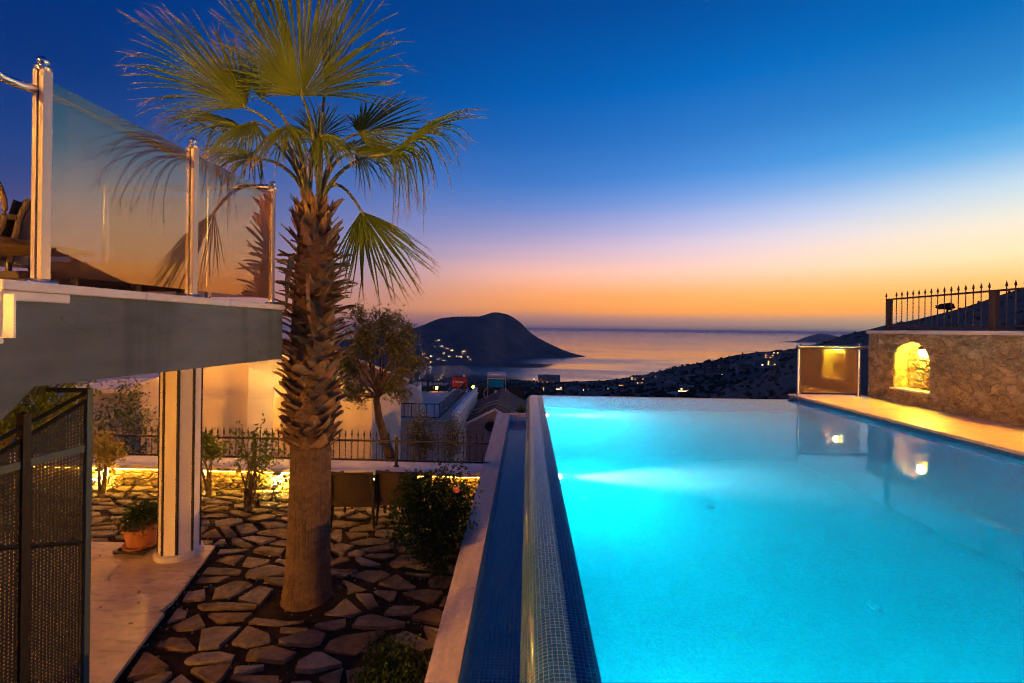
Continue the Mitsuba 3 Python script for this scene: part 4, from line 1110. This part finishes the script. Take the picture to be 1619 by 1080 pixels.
r9 = np.random.default_rng(909)
plant('small_tree', 'little tree with pale golden leaves lit by the wall lamp, left of the column', 'tree', (-6.64, 6.9, -1.1), (-6.60, 6.92, -.38), (.20, .18, .34), 40, 14, .045, None, .075, 'm_leaf_pale', r9, 6, .022, aspect=1.8, stem_name='trunk')
plant('lemon_tree', 'small lemon tree with a forked pale trunk just right of the column', 'tree', (-4.93, 6.9, -1.1), (-4.95, 6.9, -.30), (.24, .2, .24), 40, 13, .05, None, .07, 'm_leaf_citrus', r9, 6, .020, aspect=1.8, stem_name='trunk')
plant('lemon_tree', 'thin airy lemon tree between the column and the palm trunk', 'tree', (-3.98, 6.39, -1.1), (-3.92, 6.45, -.30), (.46, .3, .46), 66, 11, .06, None, .062, 'm_leaf_citrus', r9, 10, .020, aspect=2.0, stem_name='trunk', hollow=.3)
plant('flowering_bush', 'dense dark green bush with a pink flower leaning on the trough coping', 'bush', (-.95, 4.85, -1.1), (-1.0, 4.9, -.42), (.40, .40, .52), 130, 42, .07, None, .055, 'm_leaf_dark', r9, 9, .016, hollow=.55)
part('flowering_bush', 'flower', cat_([trimesh.Trimesh(bv * [.020, .010, .016] + np.array([-.70, 4.56, -.03]) + [.017 * math.cos(q * 1.257), 0, .017 * math.sin(q * 1.257)], bf) for q in range(5)]), 'm_pink')
plant('bush', 'low dark bush at the foot of the trough, nearest the camera', 'bush', (-.92, 3.2, -1.1), (-.93, 3.25, -.92), (.26, .28, .20), 60, 40, .05, None, .042, 'm_leaf_dark', r9, 6, .01, hollow=.5)
plant('bush', 'dark bushy shrub behind the left end of the low fence', 'bush', (-7.6, 8.2, -1.9), (-7.55, 8.2, -.45), (.62, .5, .95), 110, 26, .11, None, .07, 'm_leaf_dark', r9, 10, .018, aspect=3, hollow=.45)
plant('garden_tree', 'leafy tree with amber lit leaves under the terrace, above the net screen', 'tree', (-7.5, 6.2, -1.1), (-7.2, 6.2, .45), (.85, .55, .62), 120, 20, .11, None, .09, 'm_leaf_citrus', r9, 10, .035, hollow=.4, stem_name='trunk')
plant('reed_clump', 'tall wispy golden shrub beyond the fence, right of the olive trunk', 'bush', (-2.3, 9.5, -2.6), (-2.25, 9.5, -.72), (.38, .35, .66), 120, 34, .08, None, .06, 'm_leaf_olive', r9, 12, .01, aspect=4, hollow=.2)
plant('reed_clump', 'second wispy shrub against the white wall, nearer the pool', 'bush', (-1.75, 10.4, -2.6), (-1.72, 10.4, -.98), (.32, .3, .70), 100, 32, .08, None, .055, 'm_leaf_olive', r9, 10, .01, aspect=4, hollow=.2)
ol = thing('olive_tree', 'grey green olive tree with a leaning dark trunk behind the low fence', 'tree')
sub = [((-2.95, 8.2, 1.22), (.40, .35, .42), 75), ((-2.52, 8.4, 1.25), (.36, .35, .36), 60), ((-3.25, 8.35, .85), (.34, .3, .34), 50), ((-2.30, 8.3, .90), (.32, .3, .34), 45), ((-2.72, 8.5, 1.62), (.34, .3, .26), 36), ((-3.10, 8.3, 1.66), (.18, .2, .22), 16), ((-3.05, 8.1, .50), (.30, .25, .22), 28), ((-2.45, 8.15, .55), (.28, .25, .20), 22), ((-2.35, 8.35, 1.55), (.14, .15, .22), 12)]
allc, allt = [], []
for c_, r_, n_ in sub:
    c_ = tuple(np.array([-2.75, 8.3, 1.05]) + (np.array(c_) - [-2.75, 8.3, 1.05]) * [1.2, 1.2, 1.12])
    cl, ct = crown(c_, r_, int(n_ * .75), 34, .065, r9, .25); allc.append(cl); allt.append(ct)
part(ol, 'foliage', leaves(np.vstack(allt), .082, r9, 3.2, .5), 'm_leaf_olive', kind='stuff')
ms = []
for c_, cl in zip(sub, allc):
    for q in range(3):
        e = cl[r9.integers(len(cl))]; b0 = np.array([-2.75, 8.3, .30]); mid = (b0 + np.array(c_[0])) / 2 + r9.normal(size=3) * .08; t = np.linspace(0, 1, 7)[:, None]
        ms.append(tube((1 - t) ** 2 * b0 + 2 * t * (1 - t) * mid + t * t * e, np.linspace(.024, .005, 7), 6))
part(ol, 'branch', cat_(ms), 'm_bark')
part(ol, 'trunk', tube([(-2.38, 8.3, -1.9), (-2.45, 8.3, -.95), (-2.58, 8.3, -.55), (-2.72, 8.3, -.1), (-2.78, 8.3, .25), (-2.73, 8.3, .75)], [.13, .11, .085, .07, .06, .035], 10), 'm_bark', 60)
part(ol, 'trunk', tube([(-2.46, 8.28, -.9), (-2.5, 8.2, -.6), (-2.68, 8.15, -.5)], [.05, .04, .015], 8), 'm_bark', 60)
po = thing('flower_pot', 'terracotta pot of trailing greenery on a small wheeled stand beside the column', 'flower pot')
part(po, 'pot', lathe([(0, .05), (.12, .05), (.165, .21), (.185, .22), (.19, .27), (.172, .272), (.165, .24), (0, .235)], (-4.45, 5.12, -.99), 36), 'm_terracotta', 40)
part(po, 'saucer', lathe([(0, .03), (.15, .03), (.17, .05), (.175, .05), (.16, .025), (0, .02)], (-4.45, 5.12, -.985), 32), 'm_terracotta', 40)
cl, ct = crown((-4.45, 5.12, -.62), (.24, .22, .13), 60, 30, .04, r9, .3); part(po, 'foliage', leaves(ct, .04, r9, 2.4), 'm_leaf_dark', kind='stuff')
k = thing('plant_trolley', 'small black wheeled stand under the terracotta pot', 'trolley')
part(k, 'frame', cat_([cbox(-4.63, -4.27, 4.95, 4.98, -.985, -.955, .003), cbox(-4.63, -4.27, 5.26, 5.29, -.985, -.955, .003), cbox(-4.63, -4.60, 4.981, 5.259, -.985, -.955, .003), cbox(-4.30, -4.27, 4.981, 5.259, -.985, -.955, .003)] + [cbox(x, x + .05, 4.981, 5.259, -.982, -.962, .002) for x in (-4.55, -4.47, -4.39)]), 'm_iron')
for x in (-4.61, -4.29):
    for y in (4.97, 5.27):
        part(k, 'wheel', to_plane(lathe([(0, .012), (.016, .012), (.02, .006), (.02, -.006), (.016, -.012), (0, -.012)], (0, 0, 0), 16), (x, y, -.98), (0, 1, 0), (0, 0, 1), (1, 0, 0)), 'm_iron')
yk = thing('yucca', 'spiky green plant just beyond the far corner of the pool', 'plant'); sp = []
for i in range(70):
    a, e = r9.uniform(0, 2 * np.pi), r9.uniform(.25, 1.45); L = r9.uniform(.4, .62); o = np.array([math.cos(a) * math.cos(e), math.sin(a) * math.cos(e), math.sin(e)]); s = np.array([-math.sin(a), math.cos(a), 0])
    t = np.linspace(0, 1, 5)[:, None]; P = np.array([-.16, 13.4, -.98]) + o * L * t + [0, 0, -.12] * t ** 2; w = .016 * (1 - t) ** .7 + .001
    V = np.stack([P - s * w, P + s * w], 1).reshape(-1, 3); f = []
    for q in range(4):
        f += [(2 * q, 2 * q + 1, 2 * q + 3), (2 * q, 2 * q + 3, 2 * q + 2)]
    part(yk, 'leaf', trimesh.Trimesh(V, f, process=False), 'm_leaf_yucca')
part(yk, 'stem', tube([(-.16, 13.4, -4.2), (-.16, 13.4, -.95)], [.07, .06], 8), 'm_bark')

# ------------------------------------------------------------------ neighbouring houses beyond the fence
nb = thing('neighbour_house', 'cream rendered neighbouring house with a low tiled gable roof behind the palm', 'house')
part(nb, 'wall', prism(Polygon([(-8.72, 10.0), (-6.08, 10.0), (-6.08, 9.7), (-5.50, 9.7), (-5.50, 10.0), (-3.44, 10.0), (-3.44, 12.3), (-11, 12.3), (-11, 10.5), (-8.72, 10.5)]), -6, .02), 'm_cream_plaster')
gab = Polygon([(-3.44, .021), (-3.44, .10), (-6.3, 1.14), (-9.2, .10), (-11, .1), (-11, .021)])
m = trimesh.creation.extrude_polygon(gab, 2.25, engine='earcut'); part(nb, 'gable', to_plane(m, (0, 10.02, 0), (1, 0, 0), (0, 0, 1), (0, 1, 0)), 'm_cream_plaster')
part(nb, 'pilaster', box(-6.08, -5.50, 9.72, 10.3, .021, .80), 'm_white_plaster'); part(nb, 'cornice', cbox(-6.2, -5.38, 9.62, 10.4, .80, .86, .005), 'm_white_stone')
part(nb, 'pilaster', box(-6.075, -5.505, 9.692, 9.699, -3, .02), 'm_white_plaster')
rv = np.array([-3.30, 0, .075]) - np.array([-6.3, 0, 1.19]); rl_ = np.linalg.norm(rv); ru = -rv / rl_
rn = np.cross(ru, [0, 1, 0]); rn = rn if rn[2] > 0 else -rn
rf = part(nb, 'roof', cat_([to_plane(box(-.02, rl_, 9.86, 12.4, -.0, .05), (-3.30, 0, .075), ru, (0, 1, 0), rn), box(-6.5, -6.1, 9.9, 12.4, 1.1, 1.17)]), 'm_roof')
for i, y in enumerate(np.arange(9.98, 12.3, .24)):
    for j in range(3):
        s0, s1 = rl_ / 3 * j, rl_ / 3 * (j + 1) + .03
        a = np.linspace(0, np.pi, 7)
        pr_ = grid(lambda u, v: np.array([-3.30, 0, .075]) + ru * (s0 + (s1 - s0) * u)[..., None] + np.array([0, 1, 0]) * (y + (.085 - .012 * u) * np.cos(v))[..., None] + rn * (.051 + .012 * (1 - u) + (.06 - .008 * u) * np.sin(v))[..., None], np.linspace(0, 1, 2), a)
        part(rf, 'tile', pr_, 'm_roof')
for y in (9.88, 12.4):
    put(numbered(rf + '__verge'), to_plane(box(-.02, rl_, y - .06, y + .02, -.02, .125), (-3.30, 0, .075), ru, (0, 1, 0), rn), 'm_white_stone')

for i, (x, z) in enumerate(((-7.3, 1.62), (-4.80, .42))):  # both lamps are out of view, placed to light the neighbouring cream wall
    k = thing('porch_lamp', ['unseen amber lamp placed to light the neighbouring house wall, hidden behind the terrace beam', 'unseen amber lamp placed to light the neighbouring house wall, hidden behind the palm trunk'][i], 'lamp')
    part(k, 'bracket', cat_([box(x - .04, x + .04, 9.97, 9.998, z - .06, z + .06), bar((x, 9.97, z + .05), (x, 9.2, z + .07), .010, 6)]), 'm_iron'); part(k, 'hood', lathe([(0, .09), (.09, .05), (.09, .03), (0, .06)], (x, 9.2, z), 18), 'm_iron')
    m = trimesh.creation.icosphere(2, .045); m.apply_translation((x, 9.2, z)); lamp(k, 'bulb', m, AMBER * [1, 1, 1.8] * 3000, 5.0, smooth=True)

wb = thing('pale_house', 'low pale house with a railed roof terrace and a round dome beyond the olive tree', 'house')
part(wb, 'wall', box(-8.6, -3.98, 25.0, 36.2, -14, -3.62), 'm_cream_plaster')
part(wb, 'terrace_edge', cbox(-8.7, -3.9, 24.9, 36.3, -3.62, -3.5, .02), 'm_cream_plaster')
part(wb, 'parapet', box(-4.2, -3.98, 25.0, 36.2, -3.499, -3.1), 'm_white_plaster')
a = np.linspace(0, np.pi / 2, 14); part(wb, 'dome', lathe(np.stack([1.02 * np.cos(a), .72 + .98 * np.sin(a)], 1).tolist() + [], (-7.3, 27.2, -3.5), 36), 'm_cream_plaster', True)
part(wb, 'drum', lathe([(1.02, .74), (1.0, 0), (0, 0)], (-7.3, 27.2, -3.5), 36), 'm_cream_plaster', 40)
f2 = thing('terrace_fence', 'plain dark railing round the roof terrace of the low pale house', 'fence')
for y, x0, x1 in ((25.05, -8.5, -4.9), (36.0, -9.6, -6.1)):
    for z in (-3.36, -2.62):
        part(f2, 'rail', box(x0, x1, y - .025, y + .025, z - .025, z + .025), 'm_iron')
    for x in np.arange(x0, x1 + .05, .42):
        big = abs((x - x0) / .42 % 4) < .01 or y > 30 and abs(x + 7.92) < .05
        part(f2, 'picket', box(x - (.09 if big else .018), x + (.09 if big else .018), y - .018, y + .018, -3.5, -2.60 if not big else -2.55), 'm_iron')
for z in (-3.36, -2.62):
    part(f2, 'rail', box(-4.92, -4.87, 25.1, 36.0, z - .025, z + .025), 'm_iron')
for y in np.arange(25.3, 36, .42):
    part(f2, 'picket', box(-4.915, -4.875, y - .018, y + .018, -3.5, -2.6), 'm_iron')
ln = thing('terrace_lamp', 'round orange lamp burning on the railed roof terrace', 'lamp')
part(ln, 'post', bar((-7.28, 36.4, -3.6), (-7.28, 36.4, -3.32), .04), 'm_iron'); m = trimesh.creation.icosphere(2, .14); m.apply_translation((-7.28, 36.4, -3.22)); lamp(ln, 'globe', m, AMBER * 24, 0.0, smooth=True)

gh = thing('shed', 'small pale outbuilding with a dark pitched roof behind the olive trunk', 'house')
m = trimesh.creation.extrude_polygon(Polygon([(-12.4, -9), (-8.05, -9), (-8.05, -2.75), (-9.75, -3.75), (-12.4, -3.75)]), 4.0, engine='earcut'); part(gh, 'wall', to_plane(m, (0, 30.4, 0), (1, 0, 0), (0, 0, 1), (0, 1, 0)), 'm_white_plaster')
rp = np.array([[-7.95, 30.2, -2.66], [-9.95, 30.2, -3.84], [-9.95, 35, -2.9], [-7.95, 35, -1.55]]); part(gh, 'roof', trimesh.convex.convex_hull(np.vstack([rp, rp + [0, 0, .14]])), 'm_groove')

bh = thing('brick_house', 'house with a pale brick gable and a round dark vent', 'house')
gp = Polygon([(-4.95, -14), (.4, -14), (.4, -5.2), (-2.1, -3.80), (-4.95, -5.26)])
m = trimesh.creation.extrude_polygon(gp, 9.0, engine='earcut'); part(bh, 'wall', to_plane(m, (0, 30, 0), (1, 0, 0), (0, 0, 1), (0, 1, 0)), 'm_brick')
for q in ((-5.25, -5.37, -2.1, -3.75), (.7, -5.33, -2.1, -3.75)):
    x0, z0, x1, z1 = q; sgn = np.sign(x1 - x0)
    part(bh, 'verge', trimesh.convex.convex_hull(np.array([(x0, 29.6, z0), (x1, 29.6, z1), (x0, 29.6, z0 + .16), (x1, 29.6, z1 + .16), (x0, 29.98, z0), (x1, 29.98, z1), (x0, 29.98, z0 + .16), (x1, 29.98, z1 + .16)])), 'm_white')
    part(bh, 'roof', trimesh.convex.convex_hull(np.array([(x0, 29.7, z0 + .165), (x1, 29.7, z1 + .165), (x0, 29.7, z0 + .26), (x1, 29.7, z1 + .26), (x0, 39.2, z0 + .165), (x1, 39.2, z1 + .165), (x0, 39.2, z0 + .26), (x1, 39.2, z1 + .26)])), 'm_roof')
part(bh, 'vent', to_plane(lathe([(0, .01), (.27, .01), (.27, .06), (.33, .06), (.34, 0)], (0, 0, 0), 28), (-2.4, 29.995, -4.86), (1, 0, 0), (0, 0, 1), (0, -1, 0)), 'm_groove', 40)
bk = thing('screen_wall', 'dark timber screen behind the solar water heaters', 'wall')
for x in np.arange(-4.6, -.5, .24):
    part(bk, 'plank', box(x, x + .232, 41.0, 41.06, -7, -3.62 + .02 * math.sin(x * 9)), 'm_groove')


def heater(name, label, x0, x1, y, ztank, red):
    k = thing(name, label, 'solar water heater'); c = (x0 + x1) / 2; w = x1 - x0
    if red:
        part(k, 'panel', cbox(x0 + .02, x1 - .02, y - .05, y + .05, -3.34, -2.54, .02), 'm_red', label='red panel with a white mark and faded lettering')
        lt = [to_plane(lathe([(0, .01), (.055, .01), (.055, 0)], (0, 0, 0), 16), (x0 + .16, y - .051, -2.92), (1, 0, 0), (0, 0, 1), (0, -1, 0))]
        rr_ = np.random.default_rng(3)
        for q in range(8):
            x = x0 + .30 + q * .092; h = .10 if q not in (1, 5) else .15
            lt.append(box(x, x + .062, y - .062, y - .0505, -2.97, -2.97 + h))
        part(k, 'lettering', cat_(lt), 'm_white')
        part(k, 'tank', to_plane(lathe([(0, -w / 2), (.2, -w / 2), (.22, -w / 2 + .03), (.22, w / 2 - .03), (.2, w / 2), (0, w / 2)], (0, 0, 0), 24), (c, y + .1, -3.72), (0, 0, 1), (0, 1, 0), (1, 0, 0)), 'm_tank', 40)
    else:
        part(k, 'tank', to_plane(lathe([(0, -w / 2), (.22, -w / 2), (.245, -w / 2 + .03), (.245, w / 2 - .03), (.22, w / 2), (0, w / 2)], (0, 0, 0), 24), (c, y, ztank), (0, 0, 1), (0, 1, 0), (1, 0, 0)), 'm_tank', 40)
        part(k, 'panel', trimesh.convex.convex_hull(np.array([(x0 + .16, y - .1, ztank - .32), (x1 - .16, y - .1, ztank - .32), (x0 + .16, y - .16, ztank - 1.02), (x1 - .16, y - .16, ztank - 1.02), (x0 + .16, y - .04, ztank - .32), (x1 - .16, y - .04, ztank - .32), (x0 + .16, y - .1, ztank - 1.02), (x1 - .16, y - .1, ztank - 1.02)])), 'm_teal')
        part(k, 'rail', box(x0 - .02, x1 + .02, y - .2, y - .14, ztank - .33, ztank - .26), 'm_tank')
        part(k, 'canister', lathe([(0, 0), (.1, 0), (.1, .42), (.05, .5), (0, .5)], (c - .05, y - .2, ztank - 1.75), 16), 'm_tank', 40)
    for x in (x0 + .04, x1 - .04):
        part(k, 'leg', cat_([bar((x, y, -5.4), (x, y, (ztank + .15) if not red else -2.6), .025, 6), bar((x, y - .6, -5.4), (x, y, -3.6), .02, 6)]), 'm_iron' if red else 'm_tank')
    t = np.linspace(0, 1, 14)[:, None]
    for sx, q in ((x0 + .02, -.25), (x1 - .02, .3)):
        P = np.array([sx, y - .25, -3.3]) * (1 - t) + np.array([sx + q, y - 1.2, -5.1]) * t + np.array([.22, 0, 0]) * np.sin(t * 7) * np.sign(q)
        part(k, 'hose', tube(P, .035, 6), 'm_hose', True)
    return k


heater('solar_heater', 'solar water heater with a dark red panel on the roof by the pale house', -6.36, -5.02, 38, 0, True)
heater('solar_heater', 'solar water heater with a pale tank above a teal panel', -3.34, -1.80, 38, -2.26, False)
ph = thing('pipe_run', 'grey pipes looping along the brick gable roof', 'pipes')
for q in (0, .16):
    t = np.linspace(0, 1, 16)[:, None]; P = np.array([-4.3, 31.0 + q * 5, -4.58 + q]) * (1 - t) + np.array([-2.1, 31 + q * 5, -3.40 + q * .3]) * t + [0, 0, .05] * np.sin(t * 11)
    part(ph, 'pipe', tube(np.vstack([P, [(-.5, 31 + q * 5, -4.2 + q * .3)]]), .04, 6), 'm_hose', True)

# ------------------------------------------------------------------ town by the bay
TOWN = [(61.7, 1306.4, -149.0, 1), (13.2, 1171.7, -139.1, 0), (61.2, 880.3, -114.2, 1), (90.8, 992.7, -121.7, 0), (127.2, 1178.3, -136.3, 0), (142.0, 1116.2, -131.7, 0), (103.5, 803.5, -104.4, 1), (153.9, 960.1, -117.9, 0), (196.9, 1115.2, -126.0, 0), (144.4, 780.6, -99.5, 1), (182.7, 877.7, -104.4, 1), (256.5, 1103.0, -116.0, 1), (215.5, 879.8, -99.3, 1), (254.8, 986.1, -103.1, 1), (286.8, 1044.0, -100.4, 0), (228.3, 787.7, -84.8, 0), (272.1, 885.4, -88.0, 0), (302.9, 928.6, -85.7, 0), (188.6, 607.7, -73.2, 0), (178.7, 517.2, -63.9, 1), (257.2, 727.7, -72.5, 0), (290.3, 780.1, -70.1, 0), (346.7, 893.0, -70.4, 0), (259.7, 650.4, -61.4, 0), (268.2, 647.9, -59.3, 1), (348.6, 826.4, -61.2, 0), (316.4, 704.8, -56.5, 1), (295.0, 632.6, -52.9, 0), (365.0, 765.3, -52.7, 0), (398.2, 803.5, -48.7, 0), (433.2, 836.0, -44.7, 1), (377.9, 716.0, -48.7, 1), (488.1, 902.7, -39.5, 1), (445.2, 807.0, -43.8, 0), (488.8, 869.6, -38.8, 0), (34.0, 868.6, -114.3, 1), (75.6, 766.9, -101.0, 0), (-5.0, 954.5, -119.9, 0)]
BAY = [(-481.6, 2005.4, -75.1), (-438.1, 1906.5, -109.6), (-412.8, 1861.7, -124.7), (-404.9, 1897.4, -117.6), (-422.7, 2089.8, -59.3), (-408.2, 2102.7, -56.1), (-410.8, 2003.6, -84.8), (-387.7, 2025.1, -82.1), (-363.2, 1951.1, -109.0), (-364.2, 1902.6, -126.3), (-375.2, 1879.8, -129.8), (-334.9, 1936.6, -120.2), (-301.2, 1954.4, -120.8), (-287.2, 2005.0, -103.0), (-277.0, 2009.9, -102.0), (-279.3, 1986.9, -111.8), (-255.0, 1966.5, -123.4), (-246.1, 1938.6, -134.3), (-358.6, 2012.2, -90.2), (-335.6, 2003.2, -99.2), (-423.1, 1819.3, -134.2), (-389.8, 1826.0, -139.4), (-345.6, 1883.3, -134.5), (-456.3, 1860.7, -116.2), (-485.9, 1920.9, -94.4), (-289.9, 1948.9, -123.3)]

r10 = np.random.default_rng(5)
special = {0: ('hotel', 'large lit hotel with a dark roof near the water, left of the pool edge')}
ORD = 'first second third fourth fifth sixth seventh eighth ninth tenth eleventh twelfth thirteenth fourteenth fifteenth sixteenth seventeenth eighteenth nineteenth twentieth'.split()
ORD += ['twenty ' + q for q in ORD[:9]]
rank = {}
for lit_ in (0, 1):
    row = sorted([i for i in range(1, len(TOWN)) if TOWN[i][3] == lit_], key=lambda i: TOWN[i][0] / TOWN[i][1])
    rank.update({i: ORD[n] for n, i in enumerate(row)})
for i, (x, y, z, l) in enumerate(TOWN):
    rot = math.atan2(-x, y) + r10.normal() * .2
    if i == 0:
        k = far_house(x, y, z, 62, 20, 19, math.atan2(-x, y), (0, 3, 7, 12, 20), 'large hotel block near the water, above the left end of the pool edge', None, 'flat', (3.2, 1.1, .35), 'hotel', 3)
        continue
    w = r10.uniform(11, 19); d = r10.uniform(9, 13); h = r10.choice([4.5, 7.5], p=[.5, .5])
    lit = set(r10.choice(8, 2 if l else 0, replace=False).tolist()) | ({0, 2} if l else set())
    far_house(x, y, z - .5, w, d, h, rot, lit, f'house with lit windows on the slope above the bay, {rank[i]} lit one from the left' if l else f'unlit house on the slope above the bay, {rank[i]} dark one from the left', 'lit houses on the slope' if l else 'unlit houses on the slope', r10.choice(['hip', 'flat']), [(4.5, 2.4, .7), (6, 4, 1.8), (3.5, 1.4, .3), (4, 3.2, .8)][r10.integers(4)], storeys=2 if h > 6 else 1)
for i, (x, y, z) in enumerate(BAY):
    far_house(x, y, z - 1, r10.uniform(9, 20), 11, r10.choice([4.5, 7.5]), math.atan2(-x, y) + r10.normal() * .15, set(r10.choice(7, r10.integers(1, 4), replace=False).tolist()), 'house of the lit town at the foot of the dark mountain across the bay', 'houses across the bay', 'flat' if i % 3 else 'hip', [(10, 5.4, 1.4), (12, 8, 3.4), (8, 3.4, .8), (12, 9, 2.2)][i % 4], storeys=2)
for i, (x, y, z) in enumerate(((17, 1172, -127), (250, 900, -88), (349, 690, -47), (415, 640, -33), (-7.4, 62, -6.4))):
    k = thing('street_lamp', ['street lamp beside the hotel', 'street lamp among the houses low on the slope', 'street lamp half way up the slope', 'street lamp high on the slope near the glass panel', 'bright street lamp beyond the dark timber screen'][i], 'street lamp')
    zb = float(land_z(np.array(x / y), np.array(float(y)))) - 1; part(k, 'pole', bar((x, y, zb), (x, y, z), .1 if y > 100 else .05, 5), 'm_iron')
    m = trimesh.creation.icosphere(1, .9 if y > 100 else .22); m.apply_translation((x, y, z)); lamp(k, 'lamp_head', m, np.array([9, 6, 2.2]) if i != 4 else AMBER * 14, 0.0)
rd = thing('road_wall', 'short pale lit roadside wall low on the dark slope', 'wall')
part(rd, 'panel', to_plane(box(-22, 22, -.3, .3, 0, 2.2), (158, 460, float(land_z(np.array(158 / 460), np.array(460.))) - .3), (.96, .2, .06), (-.2, .96, 0), (0, 0, 1)), 'm_white_plaster')
lamp(rd, 'lamp', box(150, 166, 459.0, 459.3, float(land_z(np.array(158 / 460), np.array(459.))) + 1.2, float(land_z(np.array(158 / 460), np.array(459.))) + 1.9), np.array([4.5, 3.2, 1.3]), 0.0)

# ------------------------------------------------------------------ the evening air
scene['haze_medium'] = {'type': 'homogeneous', 'sigma_t': 3.2e-5, 'albedo': {'type': 'rgb', 'value': [.96, .88, .92]}}
scene['camera']['medium'] = {'type': 'ref', 'id': 'haze_medium'}
scene['haze'] = {'type': 'cube', 'to_world': T4().translate([0, 0, 5]).scale([110000, 110000, 186]), 'bsdf': {'type': 'null'}, 'interior': {'type': 'ref', 'id': 'haze_medium'}}
tag('haze', kind='stuff')
